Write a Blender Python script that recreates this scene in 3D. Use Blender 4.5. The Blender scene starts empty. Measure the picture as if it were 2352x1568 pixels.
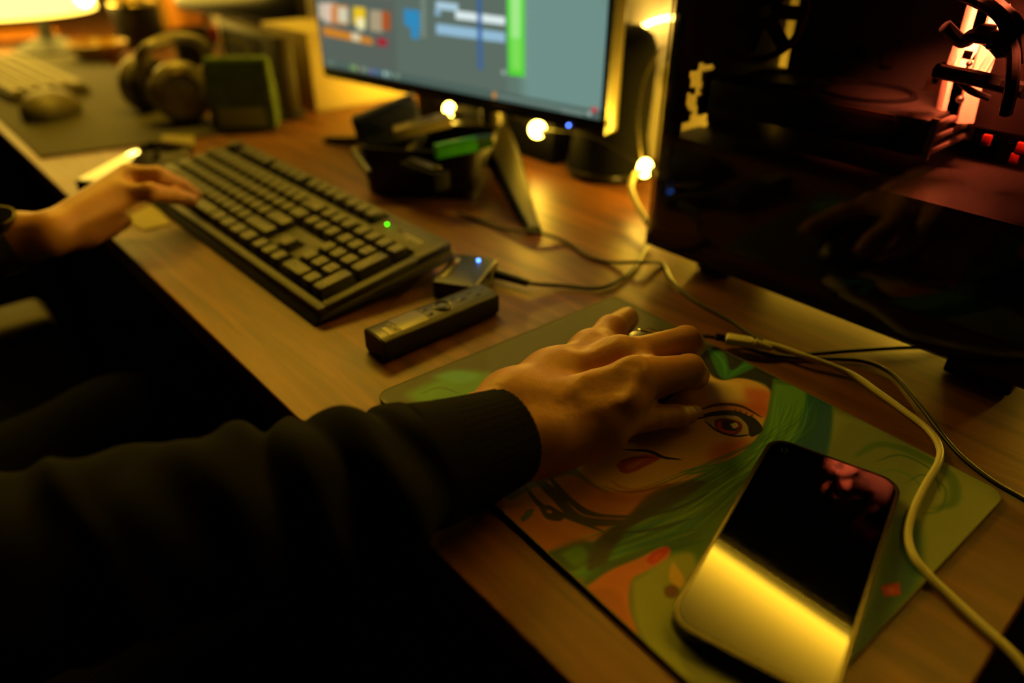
import bpy, bmesh, math, random
import numpy as np
from mathutils import Vector, Matrix
random.seed(4)
C = bpy.context.scene.collection
# ---------------------------------------------------------------- camera
# the desk top is z = 0, its front edge lies on y = 0, x runs along it
W, H = 2352, 1568
F_PX, PITCH, ROLL, HEIGHT = 1634.1, 0.5459, 0.006, 0.299
TH = -0.8387448777839541
BX, BY = 0.02732435, 0.19502749
def to_desk(x, y, z):
    c, s = math.cos(-TH), math.sin(-TH)
    x -= BX; y -= BY
    return Vector((c*x - s*y, s*x + c*y, z))
CAM = to_desk(0, 0, HEIGHT)
def rotv(x, y, z):
    c, s = math.cos(-TH), math.sin(-TH)
    return Vector((c*x - s*y, s*x + c*y, z))
U0 = Vector((0, math.sin(PITCH), math.cos(PITCH)))
FWD = rotv(0, math.cos(PITCH), -math.sin(PITCH))
RIGHT = rotv(math.cos(ROLL), U0.y*math.sin(ROLL), U0.z*math.sin(ROLL))
UP = rotv(-math.sin(ROLL), U0.y*math.cos(ROLL), U0.z*math.cos(ROLL))
def ray(px, py):
    return FWD + RIGHT*((px-W/2)/F_PX) - UP*((py-H/2)/F_PX)
def at(px, py, z=0.0):
    d = ray(px, py); return CAM + d*((z-CAM.z)/d.z)
def atY(px, py, Y):
    d = ray(px, py); return CAM + d*((Y-CAM.y)/d.y)
def atX(px, py, X):
    d = ray(px, py); return CAM + d*((X-CAM.x)/d.x)
cd = bpy.data.cameras.new('camera'); cam = bpy.data.objects.new('camera', cd); C.objects.link(cam)
m3 = Matrix((RIGHT, UP, -FWD)).transposed()
cam.matrix_world = Matrix.Translation(CAM) @ m3.to_4x4()
cd.sensor_width = 36; cd.lens = 36*F_PX/W; cd.clip_start = 0.01
cd.dof.use_dof = True; cd.dof.focus_distance = 0.46; cd.dof.aperture_fstop = 2.4
cd.dof.aperture_blades = 0
bpy.context.scene.camera = cam
# ---------------------------------------------------------------- world, light, exposure
world = bpy.data.worlds.new('night_room'); bpy.context.scene.world = world
world.use_nodes = True
world.node_tree.nodes['Background'].inputs[0].default_value = (1.0, 0.6, 0.12, 1)
world.node_tree.nodes['Background'].inputs[1].default_value = 0.004
vs = bpy.context.scene.view_settings
vs.view_transform = 'Standard'; vs.look = 'None'; vs.gamma = 1; vs.exposure = 0.0
vs.use_curve_mapping = False
cy = bpy.context.scene.cycles
cy.use_denoising = True; cy.sample_clamp_indirect = 6.0; cy.max_bounces = 8
cy.caustics_reflective = False; cy.caustics_refractive = False
AMBER = (1.0, 0.58, 0.03)
def area(name, loc, target, sx, sy, power, color=AMBER, spread=180):
    l = bpy.data.lights.new(name, 'AREA'); l.shape = 'RECTANGLE'; l.size = sx; l.size_y = sy
    l.energy = power; l.color = color; l.spread = math.radians(spread)
    o = bpy.data.objects.new(name, l); C.objects.link(o); o.location = loc
    o.rotation_euler = (Vector(target)-Vector(loc)).to_track_quat('-Z', 'Y').to_euler()
    return o
def point(name, loc, power, radius=0.01, color=AMBER):
    l = bpy.data.lights.new(name, 'POINT'); l.energy = power; l.color = color; l.shadow_soft_size = radius
    o = bpy.data.objects.new(name, l); C.objects.link(o); o.location = loc; return o
# the room's warm wall light bars: above the monitor, and behind the case washing the wall
area('wall_light_bar', (-1.05, 0.60, 0.93), (-0.50, 0.0, 0.0), 1.3, 0.10, 17.0)
area('case_back_light', (-0.14, 0.585, 0.60), (-0.14, 0.66, 0.62), 0.62, 0.02, 11.5)
# ---------------------------------------------------------------- materials
def lin(h):
    if isinstance(h, str):
        v = [int(h[i:i+2], 16)/255 for i in (0, 2, 4)]
        return tuple(((c+0.055)/1.055)**2.4 if c > 0.04045 else c/12.92 for c in v)
    return tuple(h)
MATS = {}
def mat(name, color, rough=0.5, metal=0.0, noise=0.0, nscale=40, bump=0.0, bscale=200, emit=0.0, ecol=None, spec=None, coat=0.0, alpha=None, trans=0.0):
    if name in MATS: return MATS[name]
    m = bpy.data.materials.new(name); m.use_nodes = True; nt = m.node_tree
    b = nt.nodes['Principled BSDF']; col = lin(color)
    b.inputs['Base Color'].default_value = (*col, 1)
    b.inputs['Roughness'].default_value = rough; b.inputs['Metallic'].default_value = metal
    if spec is not None: b.inputs['Specular IOR Level'].default_value = spec
    if coat: b.inputs['Coat Weight'].default_value = coat; b.inputs['Coat Roughness'].default_value = 0.1
    if trans: b.inputs['Transmission Weight'].default_value = trans
    tc = nt.nodes.new('ShaderNodeTexCoord')
    if noise or True:
        n = nt.nodes.new('ShaderNodeTexNoise'); n.inputs['Scale'].default_value = nscale; n.inputs['Detail'].default_value = 4
        nt.links.new(tc.outputs['Object'], n.inputs['Vector'])
        mx = nt.nodes.new('ShaderNodeMix'); mx.data_type = 'RGBA'
        k = max(noise, 0.04)
        mx.inputs[6].default_value = (*[c*(1-k) for c in col], 1); mx.inputs[7].default_value = (*[min(1, c*(1+k)) for c in col], 1)
        nt.links.new(n.outputs['Fac'], mx.inputs[0]); nt.links.new(mx.outputs[2], b.inputs['Base Color'])
    if bump:
        n2 = nt.nodes.new('ShaderNodeTexNoise'); n2.inputs['Scale'].default_value = bscale; n2.inputs['Detail'].default_value = 5
        nt.links.new(tc.outputs['Object'], n2.inputs['Vector'])
        bp = nt.nodes.new('ShaderNodeBump'); bp.inputs['Strength'].default_value = bump; bp.inputs['Distance'].default_value = 0.001
        nt.links.new(n2.outputs['Fac'], bp.inputs['Height']); nt.links.new(bp.outputs[0], b.inputs['Normal'])
    if emit:
        b.inputs['Emission Color'].default_value = (*lin(ecol if ecol else color), 1); b.inputs['Emission Strength'].default_value = emit
    MATS[name] = m; return m
def wood(name, c1, c2, rough, axis='X'):
    m = bpy.data.materials.new(name); m.use_nodes = True; nt = m.node_tree; b = nt.nodes['Principled BSDF']
    tc = nt.nodes.new('ShaderNodeTexCoord'); mp = nt.nodes.new('ShaderNodeMapping')
    mp.inputs['Scale'].default_value = (3.5, 45, 10) if axis == 'X' else (45, 3.5, 10)
    nt.links.new(tc.outputs['Object'], mp.inputs['Vector'])
    n = nt.nodes.new('ShaderNodeTexNoise'); n.inputs['Scale'].default_value = 1.6; n.inputs['Detail'].default_value = 7; n.inputs['Distortion'].default_value = 0.6
    nt.links.new(mp.outputs[0], n.inputs['Vector'])
    r = nt.nodes.new('ShaderNodeValToRGB'); r.color_ramp.elements[0].position = 0.3; r.color_ramp.elements[1].position = 0.72
    r.color_ramp.elements[0].color = (*lin(c1), 1); r.color_ramp.elements[1].color = (*lin(c2), 1)
    nt.links.new(n.outputs['Fac'], r.inputs[0]); nt.links.new(r.outputs[0], b.inputs['Base Color'])
    n3 = nt.nodes.new('ShaderNodeTexNoise'); n3.inputs['Scale'].default_value = 9; n3.inputs['Detail'].default_value = 3
    nt.links.new(tc.outputs['Object'], n3.inputs['Vector'])
    mr = nt.nodes.new('ShaderNodeMapRange'); mr.inputs[3].default_value = rough-0.05; mr.inputs[4].default_value = rough+0.08
    nt.links.new(n3.outputs['Fac'], mr.inputs[0]); nt.links.new(mr.outputs[0], b.inputs['Roughness'])
    bp = nt.nodes.new('ShaderNodeBump'); bp.inputs['Strength'].default_value = 0.12; bp.inputs['Distance'].default_value = 0.0005
    nt.links.new(n.outputs['Fac'], bp.inputs['Height']); nt.links.new(bp.outputs[0], b.inputs['Normal'])
    MATS[name] = m; return m
def emat(name, color, strength):
    m = bpy.data.materials.new(name); m.use_nodes = True; nt = m.node_tree; nt.nodes.remove(nt.nodes['Principled BSDF'])
    e = nt.nodes.new('ShaderNodeEmission'); e.inputs[0].default_value = (*lin(color), 1); e.inputs[1].default_value = strength
    nt.links.new(e.outputs[0], nt.nodes['Material Output'].inputs[0]); MATS[name] = m; return m
def image_mat(name, arr, rough=0.6, emit=0.0, bump=0.0, sheen=0.0):
    """arr: h x w x 3 sRGB 0..1 painted in this script, row 0 = bottom"""
    h, w = arr.shape[:2]
    im = bpy.data.images.new(name, w, h, alpha=False)
    px = np.ones((h, w, 4), np.float32); px[..., :3] = arr
    im.pixels.foreach_set(px.ravel()); im.update(); im.pack()
    m = bpy.data.materials.new(name); m.use_nodes = True; nt = m.node_tree; b = nt.nodes['Principled BSDF']
    t = nt.nodes.new('ShaderNodeTexImage'); t.image = im; t.extension = 'EXTEND'
    b.inputs['Roughness'].default_value = rough
    if emit:
        b.inputs['Base Color'].default_value = (0.01, 0.01, 0.01, 1)
        nt.links.new(t.outputs[0], b.inputs['Emission Color']); b.inputs['Emission Strength'].default_value = emit
    else:
        nt.links.new(t.outputs[0], b.inputs['Base Color'])
    if bump:
        tc = nt.nodes.new('ShaderNodeTexCoord'); n2 = nt.nodes.new('ShaderNodeTexNoise'); n2.inputs['Scale'].default_value = 1500
        nt.links.new(tc.outputs['Object'], n2.inputs['Vector'])
        bp = nt.nodes.new('ShaderNodeBump'); bp.inputs['Strength'].default_value = bump; bp.inputs['Distance'].default_value = 0.0004
        nt.links.new(n2.outputs['Fac'], bp.inputs['Height']); nt.links.new(bp.outputs[0], b.inputs['Normal'])
    MATS[name] = m; return m
# ---------------------------------------------------------------- object helpers
def tagset(o, label=None, cat=None, group=None, kind=None):
    if label: o['label'] = label
    if cat: o['category'] = cat
    if group: o['group'] = group
    if kind: o['kind'] = kind
    return o
def thing(name, label, cat, loc=(0, 0, 0), rotz=0, group=None):
    o = bpy.data.objects.new(name, None); C.objects.link(o); o.location = loc; o.rotation_euler = (0, 0, rotz)
    o.empty_display_size = 0.02
    return tagset(o, label, cat, group)
def link_mesh(name, me, m, parent=None, smooth=False, world=False):
    o = bpy.data.objects.new(name, me); C.objects.link(o)
    if m is not None: me.materials.append(m)
    if smooth:
        for p in me.polygons: p.use_smooth = True
    if parent:
        o.parent = parent
        if world: o.matrix_parent_inverse = pmat(parent).inverted()
    return o
def pmat(p):
    m = Matrix.Translation(p.location) @ p.rotation_euler.to_matrix().to_4x4()
    if p.parent: m = pmat(p.parent) @ p.matrix_parent_inverse @ m
    return m
class MB:
    def __init__(s): s.bm = bmesh.new()
    def add(s, other): # temp bmesh merged
        me = bpy.data.meshes.new('t'); other.to_mesh(me); other.free(); s.bm.from_mesh(me); bpy.data.meshes.remove(me)
    def box(s, c, d, rot=None, bev=0.0, seg=2):
        b = bmesh.new(); bmesh.ops.create_cube(b, size=1)
        bmesh.ops.scale(b, vec=Vector(d), verts=b.verts)
        if bev: bmesh.ops.bevel(b, geom=b.edges[:], offset=bev, segments=seg, affect='EDGES', profile=0.5)
        M = Matrix.Translation(Vector(c)) @ (rot.to_4x4() if rot is not None else Matrix())
        bmesh.ops.transform(b, matrix=M, verts=b.verts); s.add(b); return s
    def cyl(s, a, b_, r1, r2=None, n=24, cap=True):
        a = Vector(a); b_ = Vector(b_); d = b_-a; r2 = r1 if r2 is None else r2
        b = bmesh.new(); bmesh.ops.create_cone(b, cap_ends=cap, segments=n, radius1=r1, radius2=r2, depth=d.length)
        M = Matrix.Translation((a+b_)/2) @ d.to_track_quat('Z', 'Y').to_matrix().to_4x4()
        bmesh.ops.transform(b, matrix=M, verts=b.verts); s.add(b); return s
    def sph(s, c, r, sc=(1, 1, 1), u=20, v=12):
        b = bmesh.new(); bmesh.ops.create_uvsphere(b, u_segments=u, v_segments=v, radius=r)
        bmesh.ops.transform(b, matrix=Matrix.Translation(Vector(c)) @ Matrix.Diagonal((*sc, 1)), verts=b.verts); s.add(b); return s
    def torus(s, c, R, r, ax=(0, 0, 1), n=48, k=12, a0=0, a1=2*math.pi):
        q = Vector(ax).to_track_quat('Z', 'Y').to_matrix(); full = abs(a1-a0-2*math.pi) < 1e-6
        pts = [Vector(c)+q @ Vector((R*math.cos(a0+(a1-a0)*i/n), R*math.sin(a0+(a1-a0)*i/n), 0)) for i in range(n+(0 if full else 1))]
        return s.tube(pts, r, k, closed=full)
    def tube(s, pts, r, k=10, closed=False):
        pts = [Vector(p) for p in pts]; n = len(pts); rs = r if isinstance(r, (list, tuple)) else [r]*n
        rings = []; prev = None
        for i, p in enumerate(pts):
            if closed: t = (pts[(i+1) % n]-pts[i-1]).normalized()
            else: t = (pts[min(i+1, n-1)]-pts[max(i-1, 0)]).normalized()
            if prev is None:
                nrm = t.cross(Vector((0, 0, 1)))
                if nrm.length < 1e-3: nrm = t.cross(Vector((1, 0, 0)))
                nrm.normalize()
            else:
                nrm = (prev-t*prev.dot(t)).normalized()
            prev = nrm; bn = t.cross(nrm)
            rings.append([s.bm.verts.new(p+(nrm*math.cos(2*math.pi*j/k)+bn*math.sin(2*math.pi*j/k))*rs[i]) for j in range(k)])
        m = n if closed else n-1
        for i in range(m):
            A = rings[i]; B = rings[(i+1) % n]
            for j in range(k): s.bm.faces.new((A[j], A[(j+1) % k], B[(j+1) % k], B[j]))
        if not closed:
            s.bm.faces.new(rings[0][::-1]); s.bm.faces.new(rings[-1])
        return s
    def prism(s, pts, z0, z1, bev=0.0):
        b = bmesh.new()
        lo = [b.verts.new((p[0], p[1], z0)) for p in pts]; hi = [b.verts.new((p[0], p[1], z1)) for p in pts]
        n = len(pts)
        area2 = sum(pts[i][0]*pts[(i+1) % n][1]-pts[(i+1) % n][0]*pts[i][1] for i in range(n))
        if area2 < 0: lo.reverse(); hi.reverse()
        b.faces.new(lo[::-1]); top = b.faces.new(hi)
        for i in range(n): b.faces.new((lo[i], lo[(i+1) % n], hi[(i+1) % n], hi[i]))
        if bev: bmesh.ops.bevel(b, geom=list(top.edges), offset=bev, segments=3, affect='EDGES', profile=0.5)
        s.add(b); return s
    def lathe(s, prof, c=(0, 0, 0), n=40, sx=1, sy=1):
        c = Vector(c); rings = []
        for r, z in prof:
            rings.append([s.bm.verts.new(c+Vector((sx*r*math.cos(2*math.pi*j/n), sy*r*math.sin(2*math.pi*j/n), z))) for j in range(n)])
        for A, B in zip(rings, rings[1:]):
            for j in range(n): s.bm.faces.new((A[j], A[(j+1) % n], B[(j+1) % n], B[j]))
        if prof[0][0] > 1e-5: s.bm.faces.new(rings[0][::-1])
        if prof[-1][0] > 1e-5: s.bm.faces.new(rings[-1])
        return s
    def quad(s, a, b, c, d):
        s.bm.faces.new([s.bm.verts.new(Vector(v)) for v in (a, b, c, d)]); return s
    def build(s, name, m, parent=None, smooth=True, world=False):
        me = bpy.data.meshes.new(name); bmesh.ops.recalc_face_normals(s.bm, faces=s.bm.faces[:]); s.bm.to_mesh(me); s.bm.free()
        o = link_mesh(name, me, m, parent, False, world)
        if smooth:
            for p in me.polygons: p.use_smooth = True
            try: me.set_sharp_from_angle(angle=math.radians(38))
            except Exception: pass
        return o
def rrect(w, d, r, n=8, cx=0, cy=0):
    pts = []
    for sx, sy, a in ((1, 1, 0), (-1, 1, 90), (-1, -1, 180), (1, -1, 270)):
        for i in range(n+1):
            t = math.radians(a+90*i/n); pts.append((cx+sx*(w/2-r)+r*math.cos(t), cy+sy*(d/2-r)+r*math.sin(t)))
    return pts
def spline(pts, per=10):
    P = [Vector(p) for p in pts]; P = [P[0]*2-P[1]]+P+[P[-1]*2-P[-2]]; out = []
    for i in range(1, len(P)-2):
        for k in range(per):
            t = k/per; a, b, c, d = P[i-1], P[i], P[i+1], P[i+2]
            out.append(0.5*((2*b)+(c-a)*t+(2*a-5*b+4*c-d)*t*t+(3*b-a-3*c+d)*t*t*t))
    out.append(P[-2]); return out
def text_mesh(name, s, size, m, parent, M, extrude=0.0002, align='CENTER'):
    cu = bpy.data.curves.new(name, 'FONT'); cu.body = s; cu.size = size; cu.extrude = extrude; cu.align_x = align; cu.align_y = 'CENTER'
    t = bpy.data.objects.new(name+'_t', cu); C.objects.link(t)
    dg = bpy.context.evaluated_depsgraph_get(); me = bpy.data.meshes.new_from_object(t.evaluated_get(dg))
    bpy.data.objects.remove(t); me.transform(M); me.name = name
    return link_mesh(name, me, m, parent)
# painter --------------------------------------------------------
class Paint:
    def __init__(s, w, h, bg): s.a = np.empty((h, w, 3), np.float32); s.a[:] = bg; s.w = w; s.h = h
    def mask(s, poly, soft=0):
        """poly in pixel units of this canvas (x right, y up)"""
        P = np.asarray(poly, np.float32); m = int(soft*2+3)
        x0 = max(0, int(P[:, 0].min())-m); x1 = min(s.w, int(P[:, 0].max())+m+1)
        y0 = max(0, int(P[:, 1].min())-m); y1 = min(s.h, int(P[:, 1].max())+m+1)
        if x1 <= x0 or y1 <= y0: return None
        yy, xx = np.mgrid[y0:y1, x0:x1].astype(np.float32); xx += 0.5; yy += 0.5
        ins = np.zeros(xx.shape, bool); n = len(P)
        for i in range(n):
            ax, ay = P[i]; bx, by = P[(i+1) % n]
            if ay == by: continue
            c = ((ay > yy) != (by > yy)) & (xx < (bx-ax)*(yy-ay)/(by-ay)+ax); ins ^= c
        mk = ins.astype(np.float32); r = max(1, int(round(soft*0.6)))
        for _ in range(3 if soft >= 1 else 1):
            for ax in (0, 1):
                pad = [(0, 0), (0, 0)]; pad[ax] = (r+1, r)
                cs = np.cumsum(np.pad(mk, pad, mode='edge'), axis=ax)
                mk = (np.take(cs, range(2*r+1, cs.shape[ax]), ax)-np.take(cs, range(0, cs.shape[ax]-2*r-1), ax))/(2*r+1)
        return (slice(y0, y1), slice(x0, x1)), mk
    def poly(s, P, col, soft=1.0, op=1.0):
        r = s.mask(P, soft)
        if r is None: return
        sl, mk = r; mk = (mk*op)[..., None]; s.a[sl] = s.a[sl]*(1-mk)+np.array(col, np.float32)*mk
    def stroke(s, pts, w, col, soft=1.0, op=1.0, taper=True):
        pts = [Vector((p[0], p[1], 0)) for p in pts]; pts = spline(pts, 8) if len(pts) > 2 else pts
        L = []; R = []; n = len(pts)
        for i, p in enumerate(pts):
            t = (pts[min(i+1, n-1)]-pts[max(i-1, 0)]).normalized(); q = Vector((-t.y, t.x, 0))
            ww = w/2*(math.sin(math.pi*(i+0.3)/(n-0.4))**0.6 if taper else 1)
            L.append((p+q*ww)[:2]); R.append((p-q*ww)[:2])
        s.poly(L+R[::-1], col, soft, op)
def hx(h): return [int(h[i:i+2], 16)/255 for i in (0, 2, 4)]
# implicit surfaces ----------------------------------------------
def sdf_mesh(prims, h, lo, hi):
    """prims: ('u', a, b, ra, rb, k) smooth union of round cones, ('s', ...) smooth subtraction"""
    lo = np.array(lo); n = np.ceil((np.array(hi)-lo)/h).astype(int)+1
    gx = [(lo[i]+h*np.arange(n[i])).astype(np.float32) for i in range(3)]
    Fd = np.full(n, 0.05, np.float32)
    for pr in prims:
        op, a, b, ra, rb, k = pr[:6]; a = np.array(a, np.float32); b = np.array(b, np.float32)
        mrg = max(ra, rb)+k*2+0.012
        sl = []
        for i in range(3):
            i0 = int(max(0, (min(a[i], b[i])-mrg-lo[i])//h)); i1 = int(min(n[i], (max(a[i], b[i])+mrg-lo[i])//h+2)); sl.append(slice(i0, max(i1, i0)))
        if any(q.stop <= q.start for q in sl): continue
        X = gx[0][sl[0]][:, None, None]; Y = gx[1][sl[1]][None, :, None]; Z = gx[2][sl[2]][None, None, :]
        d = b-a; L = float(d@d)+1e-12
        t = np.clip(((X-a[0])*d[0]+(Y-a[1])*d[1]+(Z-a[2])*d[2])/L, 0, 1)
        D = np.sqrt((X-a[0]-t*d[0])**2+(Y-a[1]-t*d[1])**2+(Z-a[2]-t*d[2])**2)-(ra+(rb-ra)*t)
        cur = Fd[tuple(sl)]
        if op == 'u':
            hh = np.clip(0.5+0.5*(cur-D)/k, 0, 1); Fd[tuple(sl)] = cur*(1-hh)+D*hh-k*hh*(1-hh)
        else:
            hh = np.clip(0.5-0.5*(cur+D)/k, 0, 1); Fd[tuple(sl)] = cur*(1-hh)+(-D)*hh+k*hh*(1-hh)
    ins = Fd < 0; nx, ny, nz = Fd.shape
    cnt = np.zeros((nx-1, ny-1, nz-1), np.float32); acc = np.zeros((nx-1, ny-1, nz-1, 3), np.float32)
    offs = [(0, 0, 0), (1, 0, 0), (0, 1, 0), (1, 1, 0), (0, 0, 1), (1, 0, 1), (0, 1, 1), (1, 1, 1)]
    sub = lambda A, o: A[o[0]:nx-1+o[0], o[1]:ny-1+o[1], o[2]:nz-1+o[2]]
    for i, a in enumerate(offs):
        for b in offs[i+1:]:
            if sum(abs(p-q) for p, q in zip(a, b)) != 1: continue
            fa = sub(Fd, a); fb = sub(Fd, b); cr = (fa < 0) != (fb < 0)
            t = np.where(cr, fa/np.where(cr, fa-fb, 1), 0)
            cnt += cr
            for ax in range(3): acc[..., ax] += np.where(cr, a[ax]+(b[ax]-a[ax])*t, 0)
    act = cnt > 0; idx = -np.ones(act.shape, np.int64); idx[act] = np.arange(act.sum())
    ijk = np.argwhere(act); V = (ijk+acc[act]/cnt[act][:, None])*h+lo
    faces = []
    for ax in range(3):
        s0 = [slice(None)]*3; s1 = [slice(None)]*3; s0[ax] = slice(0, -1); s1[ax] = slice(1, None)
        A = ins[tuple(s0)]; B = ins[tuple(s1)]; cr = A != B
        b1, b2 = [(1, 2), (2, 0), (0, 1)][ax]
        e = np.argwhere(cr)
        e = e[(e[:, b1] > 0) & (e[:, b2] > 0) & (e[:, b1] < act.shape[b1]) & (e[:, b2] < act.shape[b2])]
        if not len(e): continue
        flip = A[tuple(e.T)]
        def c(o1, o2):
            q = e.copy(); q[:, b1] -= o1; q[:, b2] -= o2; return idx[tuple(q.T)]
        Q = np.stack([c(1, 1), c(0, 1), c(0, 0), c(1, 0)], 1)
        Q[~flip] = Q[~flip][:, ::-1]; faces.append(Q)
    return V, np.concatenate(faces)
def np_mesh(name, V, Fc):
    me = bpy.data.meshes.new(name); me.vertices.add(len(V)); me.vertices.foreach_set('co', np.asarray(V, np.float32).ravel())
    me.loops.add(Fc.size); me.loops.foreach_set('vertex_index', Fc.ravel().astype(np.int32))
    me.polygons.add(len(Fc)); me.polygons.foreach_set('loop_start', (np.arange(len(Fc))*Fc.shape[1]).astype(np.int32))
    me.update(calc_edges=True); me.validate(); return me
# ================================================================ the setting
def struct(name, mb, m):
    o = mb.build(name, m, None, smooth=False); o['kind'] = 'structure'; return o
M_wall = mat('wall_paint', 'd8d0c0', 0.75, noise=0.05, nscale=6, bump=0.15, bscale=120)
FZ = -0.74
struct('floor', MB().box((-1.6, -0.9, FZ-0.05), (5.2, 3.4, 0.1)), mat('dark_floor', '2a221c', 0.6, noise=0.2, nscale=8))
struct('wall_back', MB().box((-1.6, 0.71, 0.53), (5.2, 0.1, 2.54)), M_wall)
struct('wall_left', MB().box((-4.15, -0.9, 0.53), (0.1, 3.4, 2.54)), mat('dark_paint', '2c261c', .8))
# ================================================================ desk
M_desk = wood('desk_wood', '4e2b12', '845020', 0.44)
M_edge = mat('desk_edge_dark', '120c08', 0.5)
M_black = mat('black_plastic', '0c0c0c', 0.42, bump=0.2, bscale=900)
M_blackg = mat('black_gloss', '050505', 0.12)
M_dmetal = mat('black_metal', '141414', 0.35, metal=0.7)
desk = thing('desk', 'long brown wood-grain desk top under everything, against the wall', 'desk', (-1.5, 0.33, 0))
DW = 0.122
mb = MB(); mb.box(((DW-3.3)/2, 0.33, -0.0125), (DW+3.3, 0.66, 0.025), bev=0.0015)
mb.build('desk_top', M_desk, desk, world=True, smooth=False)
for lx in (-3.2, -1.6, 0.06):
    for ly in (0.06, 0.6):
        MB().box((lx, ly, (FZ-0.025)/2), (0.05, 0.05, -FZ-0.025)).build('leg', M_dmetal, desk, world=True, smooth=False)
MB().box((-1.57, 0.6, -0.08), (3.2, 0.02, 0.08)).build('rear_rail', M_dmetal, desk, world=True, smooth=False)
# ================================================================ mouse pad with painted portrait
PA = -0.052755; PO = Vector((-0.24629747, 0.05337438, 0)); PWd, PDp = 0.3229, 0.2442
pe1 = Vector((math.cos(PA), math.sin(PA), 0)); pe2 = Vector((-math.sin(PA), math.cos(PA), 0))
TW, THh = 1680, 1270
art = Paint(TW, THh, hx('6b7250'))
def pu(px, py):
    d = at(px, py, 0.003)-PO; return (d.dot(pe1)/PWd*TW, d.dot(pe2)/PDp*THh)
def PP(pts): return [pu(*p) for p in pts]
def apoly(pts, col, soft=3, op=1.0, curve=True):
    if curve:
        q = [Vector((x, y, 0)) for x, y in pts]; q2 = spline(q+[q[0]], 6); pts = [(v.x, v.y) for v in q2]
    art.poly(PP(pts), hx(col), soft, op)
def astr(pts, w, col, soft=1.5, op=1.0, taper=True): art.stroke(PP(pts), w, hx(col), soft, op, taper)
# ground tones of the print
apoly([(860, 900), (1420, 680), (1700, 800), (1500, 900), (1200, 1180)], '4a4d3c', 12, curve=False)
apoly([(1880, 930), (2300, 1130), (1960, 1520), (1800, 1300)], '8d9a64', 30)
apoly([(1940, 960), (2120, 1050), (2000, 1250), (1870, 1100)], '6c7a5c', 30, .7)
apoly([(930, 905), (1010, 868), (1080, 850), (1180, 880), (1100, 930), (1000, 950)], '5a9c48', 26, .9)
apoly([(990, 865), (1040, 850), (1100, 862), (1060, 880)], '5fa89a', 18, .9)
astr([(965, 905), (1010, 890), (1060, 905)], 8, '3c5a34', 3, .7)
# skin: face, neck, shoulder
apoly([(1560, 860), (1640, 850), (1720, 870), (1770, 900), (1760, 960), (1720, 1030), (1620, 1090), (1560, 1115), (1450, 1135), (1380, 1120), (1330, 1080), (1300, 1020), (1400, 900)], 'ecbc7c', 6)
apoly([(1150, 1160), (1300, 1090), (1400, 1130), (1540, 1110), (1480, 1180), (1400, 1240), (1300, 1280), (1240, 1265)], 'cf8248', 7)
apoly([(1300, 1270), (1420, 1225), (1300, 1230), (1200, 1160), (1130, 1150), (1230, 1262)], 'c87a40', 6)
apoly([(1380, 1125), (1450, 1138), (1560, 1115), (1500, 1150), (1400, 1150)], '9c5428', 20, .7)
apoly([(1600, 930), (1690, 925), (1760, 930), (1760, 960), (1690, 940)], 'd0603c', 24, .7)
apoly([(1700, 890), (1770, 900), (1765, 950), (1740, 950)], 'd0583a', 26, .75)
apoly([(1640, 1020), (1720, 1010), (1700, 1045), (1630, 1060)], 'd85a38', 30, .75)
apoly([(1620, 870), (1700, 880), (1700, 915), (1630, 915)], 'f4d898', 14, .6)
# dark hair over the forehead
apoly([(1600, 790), (1660, 800), (1790, 860), (1782, 905), (1755, 880), (1700, 868), (1655, 872), (1625, 850)], '0a1812', 5)
apoly([(1625, 800), (1665, 812), (1680, 850), (1720, 822), (1740, 838), (1695, 862), (1660, 870), (1640, 840)], '2f8a58', 5, .9)
astr([(1632, 800), (1660, 830), (1668, 868)], 14, '48b070', 4, .7)
astr([(1735, 832), (1700, 845), (1672, 868)], 12, '48a868', 4, .7)
# long green hair
apoly([(1775, 868), (1850, 885), (1905, 930), (1900, 1010), (1870, 1130), (1750, 1400), (1620, 1460), (1540, 1400), (1500, 1330), (1380, 1330), (1310, 1320), (1255, 1272), (1390, 1235), (1470, 1180), (1560, 1115), (1640, 1075), (1720, 1030), (1755, 975), (1768, 920)], '46782f', 5)
apoly([(1860, 890), (1910, 930), (1900, 1040), (1870, 1100), (1800, 1060), (1830, 960)], '0e5a90', 9)
apoly([(1780, 880), (1850, 900), (1830, 990), (1770, 1050), (1680, 1110), (1640, 1090), (1730, 1030), (1765, 960)], '5fa04a', 9)
apoly([(1280, 1280), (1400, 1235), (1500, 1200), (1620, 1180), (1560, 1240), (1440, 1290), (1340, 1320)], '2a7a70', 12, .8)
apoly([(1330, 1290), (1380, 1235), (1450, 1185), (1540, 1125), (1600, 1105), (1520, 1165), (1440, 1215), (1400, 1260), (1360, 1310)], '1c1a0c', 6, .95)
for i in range(46):
    t = random.random(); x0 = 1790+random.uniform(-8, 95); y0 = 885+random.uniform(0, 30)
    d = random.uniform(0, 1)
    pts = [(x0, y0+20), (x0-10-60*d, 980+60*t), (1700-80*d, 1060+90*t), (1600-160*d, 1130+130*t)]
    astr(pts, random.uniform(2, 8), random.choice(['7cc060', '2c6a3c', '8fc858', '1a5a70', '3c7a34', '66a84c']), 2, random.uniform(.25, .6))
for i in range(36):
    y = random.uniform(0, 1); x0 = random.uniform(1520, 1640)
    astr([(x0, 1140+110*y), (x0-90, 1185+90*y), (x0-220, 1240+70*y)], random.uniform(3, 9), random.choice(['145a80', '7cb84c', '1f4a3c', '4c8a3c', '96b850']), 2, random.uniform(.3, .7))
for p in ([(1560, 1145), (1500, 1170), (1430, 1195)], [(1590, 1190), (1500, 1215), (1420, 1225)], [(1630, 1130), (1560, 1165), (1470, 1190)]):
    astr(p, 11, '0c3058', 3, .8)
apoly([(1290, 1290), (1340, 1265), (1350, 1300), (1320, 1320)], '68a03c', 9, .8)
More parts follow.
